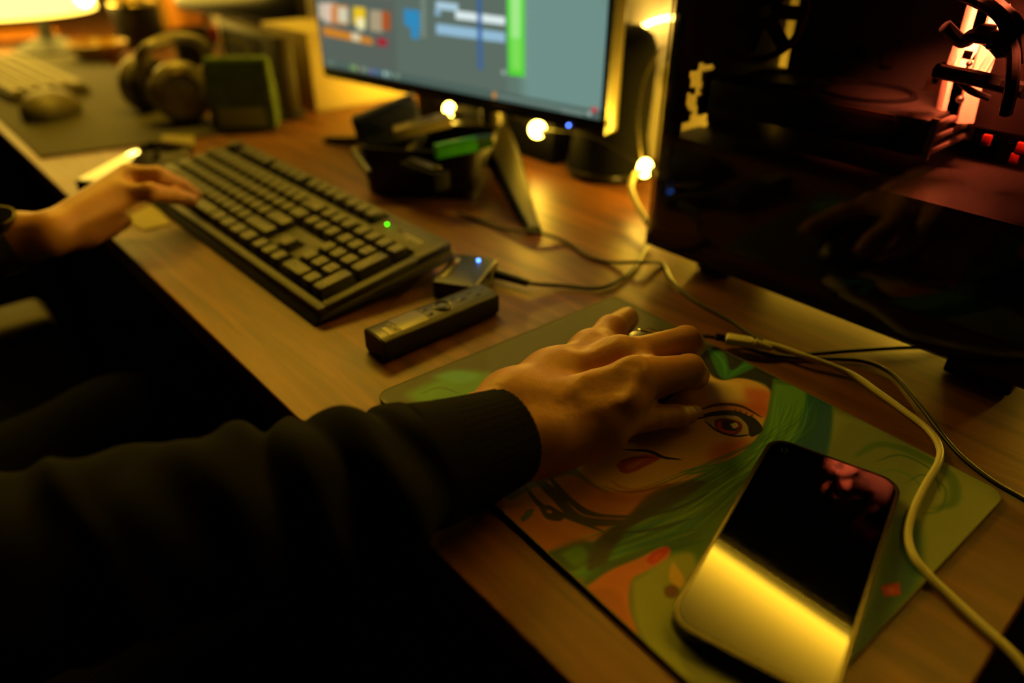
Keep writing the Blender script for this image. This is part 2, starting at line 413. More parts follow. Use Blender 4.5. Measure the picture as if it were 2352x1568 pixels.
apoly([(1380, 1290), (1470, 1285), (1400, 1330), (1340, 1340)], '1f4a28', 8, .8)
apoly([(1345, 1295), (1370, 1240), (1440, 1185), (1500, 1130), (1590, 1105), (1620, 1110), (1540, 1165), (1450, 1210), (1410, 1260), (1385, 1300)], '1a180b', 9, .8)
apoly([(1255, 1268), (1330, 1240), (1370, 1255), (1340, 1300), (1300, 1310)], '1f3a1c', 10, .75)
apoly([(1288, 1272), (1330, 1252), (1352, 1275), (1322, 1300)], '56903a', 9, .75)
apoly([(1380, 1300), (1470, 1262), (1520, 1258), (1440, 1292), (1385, 1322)], '1d4430', 9, .8)
# fringe strands over the cheek
for p in ([(1760, 990), (1700, 1050), (1560, 1085)], [(1740, 1020), (1660, 1070), (1570, 1090)], [(1750, 1000), (1690, 1062), (1610, 1082)]):
    astr(p, 16, '4f9a50', 3, .9)
# brow, eye
astr([(1610, 940), (1650, 929), (1700, 932), (1750, 958)], 17, '3c140c', 2)
apoly([(1612, 963), (1650, 955), (1700, 957), (1733, 975), (1715, 998), (1680, 1000), (1645, 985)], 'c8b088', 1.5)
apoly([(1640, 965), (1662, 960), (1698, 968), (1704, 985), (1688, 998), (1662, 995), (1645, 982)], '7a1410', 1.5)
apoly([(1647, 972), (1655, 966), (1660, 985), (1690, 990), (1670, 997), (1650, 985)], 'd84a38', 2)
apoly([(1660, 967), (1680, 965), (1694, 974), (1690, 988), (1672, 988), (1662, 980)], '120605', 1.5)
apoly([(1676, 974), (1690, 970), (1696, 978), (1686, 984)], 'e8d8a0', 1)
astr([(1600, 962), (1640, 950), (1690, 949), (1725, 965), (1748, 985)], 30, '0c0806', 1.5)
apoly([(1690, 950), (1730, 958), (1752, 985), (1735, 1000), (1722, 1000), (1716, 975)], '0c0806', 2)
apoly([(1690, 953), (1715, 955), (1745, 975), (1728, 990), (1716, 968)], '0c0806', 1.5)
astr([(1618, 966), (1650, 990), (1690, 1001), (1726, 997)], 11, '140a08', 1.2)
for k, (x, y) in enumerate([(1680, 946), (1690, 944), (1700, 945), (1712, 950), (1723, 955)]):
    astr([(x, y+9), (x-3+2*k, y-4)], 4, '0c0806', 1, taper=False)
astr([(1640, 946), (1690, 940), (1735, 958)], 8, 'b04428', 3, .7)
# lips
apoly([(1415, 1068), (1440, 1052), (1490, 1042), (1520, 1048), (1500, 1062), (1450, 1085), (1428, 1085)], 'c0523a', 3)
apoly([(1440, 1066), (1480, 1055), (1460, 1072), (1440, 1078)], 'e08a68', 4, .7)
astr([(1430, 1032), (1490, 1036), (1525, 1050), (1565, 1055)], 14, '1c0a06', 2)
astr([(1420, 1060), (1470, 1050), (1515, 1052)], 7, '6a2014', 1.5)
astr([(1400, 1100), (1430, 1120), (1490, 1128)], 10, 'b8683a', 5, .5)
astr([(1380, 1115), (1450, 1130), (1560, 1108), (1600, 1098)], 6, '4c2410', 3, .7)
# cords at the neck
astr([(1215, 1085), (1280, 1140), (1340, 1192), (1460, 1200)], 44, '2c200e', 3)
astr([(1250, 1080), (1310, 1150), (1370, 1184), (1460, 1186)], 26, '2c200e', 2)
astr([(1195, 1100), (1240, 1158), (1300, 1185), (1390, 1222)], 20, '2c200e', 2)
astr([(1300, 1150), (1345, 1184), (1440, 1192)], 6, 'b8703c', 2)
apoly([(1238, 1166), (1262, 1160), (1294, 1182), (1286, 1196), (1254, 1190)], '30240e', 2)
apoly([(1256, 1171), (1266, 1172), (1268, 1178), (1258, 1177)], 'c07a40', 1)
apoly([(1195, 1190), (1210, 1172), (1226, 1168), (1220, 1184), (1202, 1198)], '5a6a3c', 2)
# lifted hand with red nails
apoly([(1350, 1345), (1400, 1310), (1470, 1280), (1520, 1255), (1540, 1262), (1530, 1290), (1480, 1315), (1450, 1335), (1445, 1400), (1470, 1480), (1440, 1500), (1360, 1400)], 'cc7038', 4)
apoly([(1340, 1350), (1420, 1360), (1460, 1470), (1430, 1480), (1350, 1390)], 'b86430', 10)
apoly([(1484, 1286), (1500, 1268), (1530, 1256), (1538, 1262), (1520, 1282), (1498, 1296)], 'c82c20', 2)
apoly([(1498, 1282), (1518, 1268), (1520, 1274), (1502, 1288)], 'e05a48', 2, .6)
apoly([(1452, 1335), (1560, 1270), (1600, 1300), (1560, 1500), (1600, 1560), (1520, 1520), (1462, 1430)], '8c9440', 8)
apoly([(1540, 1300), (1548, 1292), (1572, 1330), (1560, 1350), (1538, 1330)], 'd0a850', 3)
apoly([(1525, 1350), (1545, 1342), (1560, 1355), (1550, 1372), (1530, 1370)], '5a2c10', 3)
# right side: swirls, dark teal lock, red flower
astr([(1960, 1050), (2020, 1020), (2100, 1040), (2180, 1090), (2190, 1150), (2140, 1170)], 38, '3c6a30', 8, .7)
astr([(2010, 1060), (2070, 1045), (2140, 1080), (2160, 1130)], 10, '2c5a34', 4, .7)
astr([(2000, 1090), (2060, 1080), (2110, 1110), (2120, 1160)], 10, '50803c', 4, .7)
astr([(2080, 1110), (2120, 1090), (2170, 1120), (2160, 1170), (2110, 1180)], 9, '3c6a34', 4, .7)
apoly([(2060, 1180), (2110, 1200), (2110, 1330), (2060, 1400), (2000, 1480), (1960, 1500), (2010, 1350)], '0c4a60', 16, .9)
apoly([(2060, 1380), (2120, 1340), (2030, 1440), (1990, 1490)], '3c6428', 12, .8)
apoly([(2022, 1345), (2066, 1336), (2070, 1366), (2030, 1370)], 'b03020', 3, curve=False)
apoly([(2035, 1350), (2052, 1346), (2056, 1360), (2040, 1362)], 'd85a30', 3)
pad = thing('mouse_pad', 'wide mouse pad printed with a portrait of a green-haired woman with a red eye', 'mouse pad', PO, PA)
outl = rrect(PWd, PDp, 0.010, 8, PWd/2, PDp/2)
MB().prism(outl, 0.0, 0.0024).build('rubber_base', mat('pad_rubber', '0c0a08', 0.8), pad)
bm = bmesh.new(); lay = bm.loops.layers.uv.new('UVMap')
fc = bm.faces.new([bm.verts.new((x, y, 0.003)) for x, y in outl]); ex = bmesh.ops.extrude_face_region(bm, geom=[fc])
for v in [g for g in ex['geom'] if isinstance(g, bmesh.types.BMVert)]: v.co.z = 0.0024
bmesh.ops.recalc_face_normals(bm, faces=bm.faces[:])
for f in bm.faces:
    for l in f.loops: l[lay].uv = (l.vert.co.x/PWd, l.vert.co.y/PDp)
me = bpy.data.meshes.new('printed_cloth'); bm.to_mesh(me); bm.free()
link_mesh('printed_cloth', me, image_mat('pad_print', art.a, 0.62, bump=0.15), pad)
MB().tube([(x, y, 0.0027) for x, y in outl], 0.0006, 6, closed=True).build('stitched_edge', mat('pad_stitch', '6e6a3c', 0.8), pad)
# ================================================================ keyboard
KU = 0.01905
KA = 0.011145; KT = 0.1439
kb = thing('keyboard', 'full-size dark grey computer keyboard under the left hand', 'keyboard', (-0.80854566, 0.08000093, 0), KA)
KS = Matrix.Translation((0, 0, 0.022)) @ Matrix.Rotation(KT, 4, 'X') @ Matrix.Diagonal((1, 1/math.cos(KT), 1, 1))
def kbx(mb, x0, x1, y0, y1, z0, z1, bev=0.0):
    b = bmesh.new(); bmesh.ops.create_cube(b, size=1)
    bmesh.ops.scale(b, vec=Vector(((x1-x0)*KU, (y1-y0)*KU, z1-z0)), verts=b.verts)
    if bev: bmesh.ops.bevel(b, geom=b.edges[:], offset=bev, segments=2, affect='EDGES', profile=0.5)
    bmesh.ops.translate(b, vec=Vector(((x0+x1)/2*KU, (y0+y1)/2*KU, (z0+z1)/2)), verts=b.verts)
    bmesh.ops.transform(b, matrix=KS, verts=b.verts); mb.add(b)
M_kb = mat('keyboard_shell', '1c1c1a', 0.48, bump=0.3, bscale=1500)
M_kt = mat('keyboard_top', '34342e', 0.5, bump=0.3, bscale=1500)
M_key = mat('keycap_plastic', '3a3a34', 0.46, bump=0.2, bscale=1500)
top = [(-.45, -.55), (23.25, -.55), (23.25, 6.85), (-.45, 6.85)]
bot = [(-.55, -.85), (23.3, -.85), (23.4, 7.0), (-.55, 7.0)]
bm = bmesh.new()
tv = [bm.verts.new(KS @ Vector((x*KU, y*KU, -0.0125))) for x, y in top]
mv = [bm.verts.new(KS @ Vector((x*KU, y*KU, -0.016))) for x, y in [(-.55, -.8), (23.4, -.8), (23.4, 6.95), (-.55, 6.95)]]
bv = [bm.verts.new(((x*KU), y*KU*1.0, 0.0 if y < 0 else 0.016)) for x, y in bot]
for A, B in ((tv, mv), (mv, bv)):
    for i in range(4): bm.faces.new((A[i], A[(i+1) % 4], B[(i+1) % 4], B[i]))
bm.faces.new(tv); bm.faces.new(bv[::-1])
bmesh.ops.bevel(bm, geom=bm.edges[:], offset=0.003, segments=3, affect='EDGES', profile=0.5)
mbk = MB(); mbk.add(bm); mbk.build('lower_shell', M_kb, kb)
for fx in (0.03, 0.40): MB().box((fx, 0.125, 0.009), (0.03, 0.008, 0.018), bev=0.001).build('flip_foot', M_kb, kb)
mb = MB(); za, zb = -0.013, -0.0065
for r in ((-.45, 23.25, -.55, -.12), (-.45, -.12, -.12, 6.85), (22.75, 23.25, -.12, 4.9), (22.62, 23.25, 4.9, 6.85), (-.12, 22.62, 6.62, 6.85), (18.35, 22.7, 5.15, 6.7), (15.1, 18.4, 2.1, 2.9), (15.1, 16.12, 1.1, 2.2), (17.38, 18.4, 1.1, 2.2), (-.12, 15.15, 5.1, 5.45), (15.1, 18.35, 5.1, 5.45)):
    kbx(mb, *r, za, zb, 0.0012)
mb.build('top_plate', M_kt, kb)
mb = MB(); kbx(mb, -.2, 22.8, -.2, 6.7, -0.014, -0.0118); mb.build('key_well', mat('key_well_black', '050505', 0.6), kb)
keys = []
def row(y, spec, x=0.0):
    for s in spec:
        if s < 0: x += -s
        else: keys.append((x+s/2, y, s, 1)); x += s
row(6, [1, -1, 1, 1, 1, 1, -.5, 1, 1, 1, 1, -.5, 1, 1, 1, 1, -.25, 1, 1, 1])
row(4.5, [1]*13+[2, -.25, 1, 1, 1, -.25, 1, 1, 1, 1])
row(3.5, [1.5]+[1]*12+[1.5, -.25, 1, 1, 1, -.25, 1, 1, 1])
row(2.5, [1.75]+[1]*11+[2.25, -3.5, 1, 1, 1])
row(1.5, [2.25]+[1]*10+[2.75, -1.25, 1, -1.25, 1, 1, 1])
row(.5, [1.25]*3+[6.25]+[1.25]*4+[-.25, 1, 1, 1, -.25, 2, 1])
keys += [(22, 3, 1, 2), (22, 1, 1, 2)]
kmesh = {}
for (kx, ky, kw, kd) in keys:
    if (kw, kd) not in kmesh:
        b = bmesh.new(); w, d = kw*KU-0.0014, kd*KU-0.0014; pts = []
        r0 = rrect(w, d, 0.0012, 2); r1 = rrect(w-0.0042, d-0.0046, 0.0018, 2, 0, 0.0004)
        lo = [b.verts.new((x, y, -0.0118)) for x, y in r0]; hi = [b.verts.new((x, y, -0.0008)) for x, y in r1]
        hi2 = [b.verts.new((x*0.93, y*0.93, -0.0003)) for x, y in r1]
        n = len(lo)
        for i in range(n):
            j = (i+1) % n; b.faces.new((lo[i], lo[j], hi[j], hi[i])); b.faces.new((hi[i], hi[j], hi2[j], hi2[i]))
        cc = b.verts.new((0, 0, -0.0011))
        for i in range(n): b.faces.new((hi2[i], hi2[(i+1) % n], cc))
        me = bpy.data.meshes.new('key'); b.to_mesh(me); b.free(); me.materials.append(M_key); kmesh[(kw, kd)] = me
        for p in me.polygons: p.use_smooth = True
        me.set_sharp_from_angle(angle=math.radians(30))
    o = bpy.data.objects.new('key', kmesh[(kw, kd)]); C.objects.link(o); o.parent = kb
    o.matrix_local = KS @ Matrix.Translation((kx*KU, ky*KU, 0))
M_legend = mat('key_legend_white', 'b8b8a8', 0.5)
for (nx, ny, s) in [(19, 3.5, '7'), (20, 3.5, '8'), (21, 3.5, '9'), (19, 2.5, '4'), (20, 2.5, '5'), (21, 2.5, '6'), (19, 1.5, '1'), (20, 1.5, '2'), (21, 1.5, '3'), (22, .6, 'Enter'), (21, .5, '.'), (19.3, .5, '0'), (22, 3, '+')]:
    text_mesh('key_legend', s, 0.0042 if len(s) < 3 else 0.0034, M_legend, kb, KS @ Matrix.Translation((nx*KU-0.002*(len(s) < 3), ny*KU+0.002*(len(s) < 3), -0.0006)))
text_mesh('maker_logo', 'rapoo', 0.0115, mat('logo_grey', 'd0d0b8', 0.4), kb, KS @ Matrix.Translation((21.45*KU, 5.9*KU, -0.0062)))
for i, (lx, c, s) in enumerate(((19.04, '40ff10', 9), (19.6, '308010', 1.0), (20.2, '1c3010', .2))):
    p = KS @ Vector((lx*KU, 5.95*KU, -0.0062))
    o = MB().cyl(p, p+Vector((0, -0.0001, 0.0008)), 0.0013, n=12).build('indicator_lamp', emat('kb_led%d' % i, c, s), kb)
    if i == 0: o['label'] = 'lit green indicator lamp'
# ================================================================ remote control / recorder
A_, B_, C_, D_ = at(836, 752, .021), at(879, 784, .021), at(1142, 674, .021), at(1103, 648, .021)
ax = ((C_-B_)+(D_-A_)).normalized(); ln = ((C_-B_).length+(D_-A_).length)/2
ay = Vector((-ax.y, ax.x, 0)); wd = abs((A_-B_).dot(ay)*.5+(D_-C_).dot(ay)*.5)+.002
rc = (A_+B_+C_+D_)/4; rc.z = 0
rec = thing('voice_recorder', 'black stick-shaped recorder with small display and round control lying by the mouse pad', 'recorder', rc, math.atan2(ax.y, ax.x))
def xprism(mb, prof, x0, x1, bev=0.0):
    b = bmesh.new(); lo = [b.verts.new((x0, y, z)) for y, z in prof]; hi = [b.verts.new((x1, y, z)) for y, z in prof]
    n = len(prof); b.faces.new(lo[::-1]); b.faces.new(hi)
    for i in range(n): b.faces.new((lo[i], lo[(i+1) % n], hi[(i+1) % n], hi[i]))
    bmesh.ops.recalc_face_normals(b, faces=b.faces[:])
    if bev: bmesh.ops.bevel(b, geom=[e for e in b.edges if abs(e.verts[0].co.x-e.verts[1].co.x) < 1e-6], offset=bev, segments=2, affect='EDGES')
    mb.add(b)
hw = wd/2
prof = [(-hw*.75, 0), (hw*.75, 0), (hw, .004), (hw, .0185)]+[(hw*math.cos(t), .0185+.003*math.sin(t)) for t in [math.pi*k/10 for k in range(1, 10)]]+[(-hw, .0185), (-hw, .004)]
mb = MB(); xprism(mb, prof, -ln/2, ln/2, .0008); mb.build('body', mat('recorder_black', '0a0908', 0.35), rec)
def rtop(y): return .0185+.003*math.sqrt(max(0, 1-(y/hw)**2))
def rplate(name, x0, x1, y0, y1, m, lift=.0003, n=8):
    b = bmesh.new(); up = []; dn = []
    for i in range(n+1):
        y = y0+(y1-y0)*i/n; up.append([b.verts.new((x, y, rtop(y)+lift)) for x in (x0, x1)]); dn.append([b.verts.new((x, y, rtop(y)-.0004)) for x in (x0, x1)])
    for i in range(n):
        b.faces.new((up[i][0], up[i][1], up[i+1][1], up[i+1][0])); b.faces.new((up[i][0], up[i+1][0], dn[i+1][0], dn[i][0])); b.faces.new((up[i][1], dn[i][1], dn[i+1][1], up[i+1][1]))
    b.faces.new((up[0][0], dn[0][0], dn[0][1], up[0][1])); b.faces.new((up[n][0], up[n][1], dn[n][1], dn[n][0]))
    q = MB(); q.add(b); return q.build(name, m, rec)
rplate('face_plate', -ln/2+.001, ln/2-.001, -hw*.93, hw*.93, mat('recorder_face', '4c4a38', 0.33, metal=0.5), .0002)
rplate('display', -ln/2+.020, -ln/2+.046, -hw*.72, hw*.72, mat('lcd_grey', '8a8660', 0.25), .0005)
rplate('label_strip', -ln/2+.0085, -ln/2+.0125, -hw*.7, hw*.15, mat('label_pale', 'b0a468', 0.4), .0006)
text_mesh('maker_logo', 'SONY', .0048, mat('logo_pale', 'c8bc80', 0.4), rec, Matrix.Translation((-ln/2+.0165, -.001, rtop(0)+.0003)) @ Matrix.Rotation(-math.pi/2, 4, 'Z'))
M_btn = mat('recorder_button', '15140e', 0.3)
MB().torus((.008, 0, .0216), .0072, .0012, n=40, k=8).build('control_ring', M_btn, rec)
MB().cyl((.008, 0, .0205), (.008, 0, .0224), .0038).build('play_button', mat('btn_olive', '4c4a30', 0.3), rec)
for bx_, by_, bw in ((-.008, .0045, .006), (-.008, -.0045, .006), (.021, .0045, .005), (.027, -.002, .010), (.039, .004, .005), (.043, -.003, .006), (ln/2-.006, .002, .005)):
    MB().box((bx_, by_, .0215), (bw, .0032, .0016), bev=.0006).build('button', M_btn, rec)
MB().torus((ln/2, -hw*.6, .016), .0022, .0006, ax=(1, 0, 0), n=16, k=6).build('strap_loop', mat('brass_ring', 'c09040', .3, metal=1), rec)
# ================================================================ card reader with blue lamp
A_, B_, C_, D_ = at(986, 646, .016), at(1056, 580, .016), at(1150, 597, .016), at(1088, 656, .016)
ax = ((D_-A_)+(C_-B_)).normalized(); w_ = ((D_-A_).length+(C_-B_).length)/2; l_ = ((B_-A_).length+(C_-D_).length)/2
hc = (A_+B_+C_+D_)/4; hc.z = 0
hub = thing('card_reader', 'small black card reader with a glowing blue lamp beside the keyboard', 'card reader', hc, math.atan2(ax.y, ax.x))
MB().prism(rrect(w_, l_, .003), 0.0, .0155, .0012).build('body', mat('reader_black', '070706', .34), hub)
MB().box((w_/2-.0012, 0, .0158), (.0024, l_-.006, .0012), bev=.0004).build('edge_strip', mat('edge_pale', '8c8450', 0.35), hub)
MB().box((-w_/2+.006, -.001, .0157), (.0035, l_*.7, .0006)).build('white_print', mat('print_white', 'b0ac94', 0.5), hub)
MB().box((-w_/2+.006, l_*.12, .0159), (.004, .006, .0006)).build('red_mark', mat('print_red', 'a02818', 0.5), hub)
bl = at(1099, 597, .0165)
o = MB().cyl((0, 0, 0), (0, 0, .0012), .0014, n=16).build('blue_lamp', emat('blue_led', '4880ff', 12), hub); o.matrix_local = (pmat(hub).inverted() @ Matrix.Translation((bl.x, bl.y, .0157)))
o['label'] = 'glowing blue lamp'
point('blue_led_light', (bl.x, bl.y, .024), .00008, .004, (0.05, 0.2, 1))
# ================================================================ cables
def cable(name, pts, r, m, label, cat='cable', per=10):
    t = thing(name, label, cat, pts[0]); MB().tube(spline(pts, per), r, 10).build('cord', m, t, world=True); return t
M_cord = mat('black_cord', '0b0b0a', 0.5)
M_wcord = mat('pale_cord', 'd8d0a0', 0.45)
usb = cable('usb_cable', [at(1155, 632, .008), at(1215, 650, .006), at(1290, 656, .003), at(1370, 662, .003), at(1420, 645, .003), at(1460, 610, .003), at(1483, 565, .004), atY(1490, 530, .42), atY(1488, 512, .425)], .0019, M_cord, 'thin black lead from the card reader curving up to the corner of the computer case')
P0, P1 = at(1140, 628, .008), at(1212, 650, .007)
MB().cyl(P0, P1, .0052, .0034, 16).build('plug', M_cord, usb, world=True)
Pa = [at(1050, 487, .002), at(1150, 523, .002), at(1230, 533, .007), at(1300, 556, .002), at(1350, 588, .002), at(1400, 602, .002), at(1470, 602, .0085), at(1520, 606, .002), at(1545, 648, .002), at(1600, 693, .002), at(1680, 737, .002), at(1735, 775, .002), at(1790, 803, .002), at(1850, 813, .002), at(1950, 806, .003), at(2060, 799, .003), at(2125, 797, .003), at(2172, 797, .003)]
cable('power_lead', Pa, .0017, M_cord, 'thin black lead running from under the monitor to the computer case')
Pm = [at(1560, 790, .017), at(1620, 772, .011), at(1700, 792, .0025), at(1790, 818, .0022), at(1900, 824, .0025), at(1985, 830, .003), at(2050, 860, .0022), at(2110, 928, .0022), at(2165, 1000, .0022), at(2210, 1050, .0022), at(2280, 1105, .0022), at(2352, 1147, .0022), at(2440, 1200, .0022), Vector((.130, .275, -.001)), Vector((.138, .27, -.04)), Vector((.142, .28, -.30)), Vector((.16, .30, -.70))]
Pw = [at(1752, 786, .0085), at(1800, 800, .0085), at(1850, 818, .0080), at(1900, 836, .006), at(1960, 862, .003), at(2020, 903, .0025), at(2080, 946, .0025), at(2130, 985, .0025), at(2156, 1022, .003), at(2156, 1060, .005), at(2125, 1115, .0055), at(2095, 1180, .0055), at(2086, 1232, .0055), at(2100, 1280, .0055), at(2135, 1323, .004), at(2190, 1376, .0025), at(2250, 1432, .0025), at(2352, 1530, .0025), Vector((.168, .140, -.006)), Vector((.186, .128, -.06)), Vector((.190, .12, -.30)), Vector((.20, .12, -.72))]
wc = cable('charging_cable', Pw, .0023, M_wcord, 'thick pale charging cable with open plug curving around the phone')
a, b = at(1667, 777, .0092), at(1730, 788, .0092)
dr = (b-a).normalized(); rq = Matrix((dr, Vector((0, 0, 1)).cross(dr).normalized(), dr.cross(Vector((0, 0, 1)).cross(dr)).normalized())).transposed()
MB().box((a+b)/2, ((b-a).length, .0105, .0065), rq, bev=.002, seg=3).build('plug_body', M_wcord, wc, world=True)
MB().box(a-dr*.004, (.009, .0085, .003), rq, bev=.0012).build('metal_tip', mat('tip_dark', '1c1a14', .3, metal=.9), wc, world=True)
for i in range(5):
    p = b+dr*(.0015+.0026*i)+Vector((0, 0, -.0004*i)); MB().cyl(p, p+dr*.0014, .0040-.0004*i, n=14).build('strain_rib', M_wcord, wc, world=True)
MB().cyl(b, b+dr*.014+Vector((0, 0, -.002)), .003, .0022, 12).build('strain_relief', M_wcord, wc, world=True)
# ================================================================ phone on the mouse pad
HA = 0.24474; PWf, PLf = .0773, .1670
ph = thing('smartphone', 'black smartphone lying face up on the printed mouse pad', 'phone', (0.01193, 0.05109, 0.003), HA)
MB().prism(rrect(PWf, PLf, .0125, 10, PWf/2, PLf/2), 0, .0088, .0016).build('case', mat('phone_case', '1a1812', 0.4), ph)
MB().tube([(x, y, .0086) for x, y in rrect(PWf-.0028, PLf-.0028, .0112, 10, PWf/2, PLf/2)], .0006, 6, closed=True).build('metal_rim', mat('rim_metal', '6a6248', .25, metal=.9), ph)
MB().prism(rrect(PWf-.005, PLf-.005, .0105, 10, PWf/2, PLf/2), .0082, .0091, .0002).build('glass_screen', mat('phone_glass', '020202', 0.035, spec=1.0), ph)
MB().torus((.011, PLf-.0105, .00915), .0019, .0003, n=24, k=6).build('camera_ring', mat('camera_ring_grey', '2a2620', .3), ph)
for y, l in ((PLf*.66, .018), (PLf*.80, .010)): MB().box((-.0004, y, .0045), (.0012, l, .0022), bev=.0004).build('side_button', M_black, ph)
# ================================================================ mouse
ms = thing('mouse', 'black wired computer mouse held under the right hand', 'mouse', (-.134, .205, .003), math.radians(5))
nu, nv = 36, 14
V = []; Fq = []
for i in range(nv+1):
    ph_ = math.pi/2*i/nv
    for j in range(nu):
        t = 2*math.pi*j/nu; ct, st = math.cos(t), math.sin(t)
        r = (abs(ct)**2.6+abs(st)**2.6)**(-1/2.6)
        y = .058*r*st*math.cos(ph_)**.55; x = .0305*r*ct*math.cos(ph_)**.45*(1-.12*max(0, y/.058))
        hgt = .034*(1-.38*((y+.012)/.058)**2*(1 if y > -.012 else .9))
        V.append((x, y, hgt*math.sin(ph_)**.9))
for i in range(nv):
    for j in range(nu): Fq.append((i*nu+j, i*nu+(j+1) % nu, (i+1)*nu+(j+1) % nu, (i+1)*nu+j))
me = np_mesh('shell', V, np.array(Fq)); link_mesh('shell', me, mat('mouse_black', '050505', .28), ms, True)
MB().cyl((-.003, .033, .0215), (.003, .033, .0215), .0075, n=24).build('scroll_wheel', mat('wheel_rubber', '1c1a16', .35), ms)
for s in (-1, 1): MB().box((s*.0105, .031, .0248), (.012, .020, .0016), Matrix.Rotation(-.36, 3, 'X'), bev=.0007).build('button', M_blackg, ms)
MB().box((-.0295, .02, .017), (.003, .02, .005), bev=.001).build('side_button', mat('mouse_button_grey', '3c3a30', .2), ms)
MB().tube(spline(Pm, 10), .0016, 10).build('cord', M_cord, ms, world=True)
# ================================================================ monitor
ML = Vector((-.887, .384, .0995)); MRt = Vector((-.405, .457, .0995))
mo = (ML+MRt)/2; ma = math.atan2((MRt-ML).y, (MRt-ML).x); mw = (MRt-ML).length; mh = mw*9/16
mon = thing('monitor', 'wide black monitor showing an editing program, lit screen above the tray', 'monitor', (mo.x, mo.y, 0), ma)
Mz = mo.z
def mscr(px, py):
    n = Vector((math.sin(ma), -math.cos(ma), 0)); d = ray(px, py); t = (mo-CAM).dot(n)/d.dot(n); P = CAM+d*t-mo
    return ((P.dot(Vector((math.cos(ma), math.sin(ma), 0)))/mw+.5)*SW, P.z/mh*SH)
SW, SH = 1600, 900
sc_ = Paint(SW, SH, hx('5d7468'))
def sp(pts, col, soft=1.5, op=1.0): sc_.poly([mscr(*p) for p in pts], hx(col), soft, op)
def srect(u0, v0, u1, v1, col, soft=1.5, op=1.0): sc_.poly([(u0, v0), (u1, v0), (u1, v1), (u0, v1)], hx(col), soft, op)
sp([(900, -60), (1165, -60), (1165, 215), (900, 175)], '5a6a60', 10)
sp([(1200, -60), (1400, -60), (1385, 275), (1200, 250)], '6e9088', 30, .9)
sp([(725, -60), (905, -60), (915, 180), (745, 135)], '566058', 8)
srect(0, 0, SW, 34, '4c6058', 3)
# thumbnails at the left
for (x0, y0, x1, y1, c) in [(732, 5, 745, 45, 'c8b8a0'), (745, 5, 775, 55, 'd8c0a8'), (762, 10, 800, 58, 'c87830'), (776, 15, 800, 55, 'd0c8a8'), (812, 15, 840, 60, 'e8c020'), (820, 40, 838, 70, 'f0e8b0'), (850, 22, 880, 75, 'a89878'), (878, 25, 897, 72, 'a85020')]:
    sp([(x0, y0), (x1, y0+3), (x1, y1), (x0, y1-5)], c, 3)
sp([(742, 60), (855, 88), (858, 103), (744, 80)], 'd08020', 3); sp([(808, 74), (828, 78), (828, 96), (808, 92)], 'd8c8a0', 2)
sp([(866, 86), (890, 90), (890, 107), (868, 104)], 'a02030', 3)
sp([(725, -50), (900, -50), (900, -5), (728, -20)], 'a08060', 8)
# tree list and blue strips
sp([(928, 20), (965, 24), (966, 60), (962, 90), (946, 88), (944, 62), (930, 58)], '2f86b8', 3)
for k in range(11): sp([(968, -10+k*9), (978, -9+k*9), (978, -5+k*9), (968, -6+k*9)], '90a088', 1.5)
for (x0, y0, x1, y1, c) in [(1002, 2, 1053, 24, 'a8c8d8'), (1000, 20, 1012, 36, '88b0c8'), (1047, 24, 1161, 52, 'd8e8e8'), (1003, 54, 1161, 90, '90b8d0'), (1165, -60, 1205, 172, '50d030')]:
    dy = (x1-x0)*.13
    sp([(x0, y0), (x1, y0+dy), (x1, y1+dy*.4), (x0, y1-dy*.6)] if x0 != 1165 else [(1163, -60), (1206, -60), (1206, 177), (1168, 172)], c, 2)
sp([(1172, -60), (1198, -60), (1197, 90), (1174, 90)], 'a8e890', 6, .9); sp([(1174, 90), (1198, 90), (1198, 165), (1176, 160)], '88dc60', 8, .8)
sp([(1095, -60), (1106, -60), (1110, 162), (1098, 158)], '38609a', 2, .8)
for k in range(14): sp([(1208, -20+k*15), (1213, -20+k*15), (1213, -16+k*15), (1208, -16+k*15)], '98b0a0', 1)
sp([(1153, 160), (1162, 162), (1162, 172), (1153, 170)], '98b0a0', 1.5)
# task bar
for (u, c) in [(40, '788878'), (70, '6c7c70'), (210, '8cb050'), (235, 'a0c060'), (285, 'b09080'), (310, '60a080'), (345, '8860a0'), (365, '506cb0'), (400, '4078a8'), (440, 'c0d8d8'), (470, '90b8b0'), (520, '88a080')]:
    srect(u-9, 8, u+9, 27, c, 3)
for u in range(1120, 1560, 13): srect(u-4, 12, u+3, 21, '98b0a8', 1.5, .8)
srect(1082, 5, 1102, 28, 'd08838', 4); srect(1562, 24, 1582, 42, 'd03040', 3)
for u in range(1430, 1520, 11): srect(u-4, 3, u+2, 10, 'a0b4ac', 1.5, .7)
srect(1545, 8, 1560, 24, 'b0c4b8', 2, .8)
bm = bmesh.new(); lay = bm.loops.layers.uv.new('UVMap')
vsq = [(-mw/2, 0), (mw/2, 0), (mw/2, mh), (-mw/2, mh)]
fc = bm.faces.new([bm.verts.new((x, -.0006, Mz+z)) for x, z in vsq])
for l, uv in zip(fc.loops, [(0, 0), (1, 0), (1, 1), (0, 1)]): l[lay].uv = uv
bmesh.ops.solidify(bm, geom=bm.faces[:], thickness=-.0008)
me = bpy.data.meshes.new('screen'); bm.to_mesh(me); bm.free()
link_mesh('screen', me, image_mat('screen_picture', sc_.a, .4, emit=1.0), mon)
M_bez = mat('bezel_black', '080706', .35)
mb = MB(); bz = .006; chin = .016; dp = .010
mb.box((0, .006, Mz-chin/2), (mw+2*bz, dp, chin), bev=.001)
mb.box((0, .006, Mz+mh+bz/2), (mw+2*bz, dp, bz), bev=.001)
for s in (-1, 1): mb.box((s*(mw/2+bz/2), .006, Mz+mh/2), (bz, dp, mh+.002), bev=.001)
mb.build('bezel', M_bez, mon)
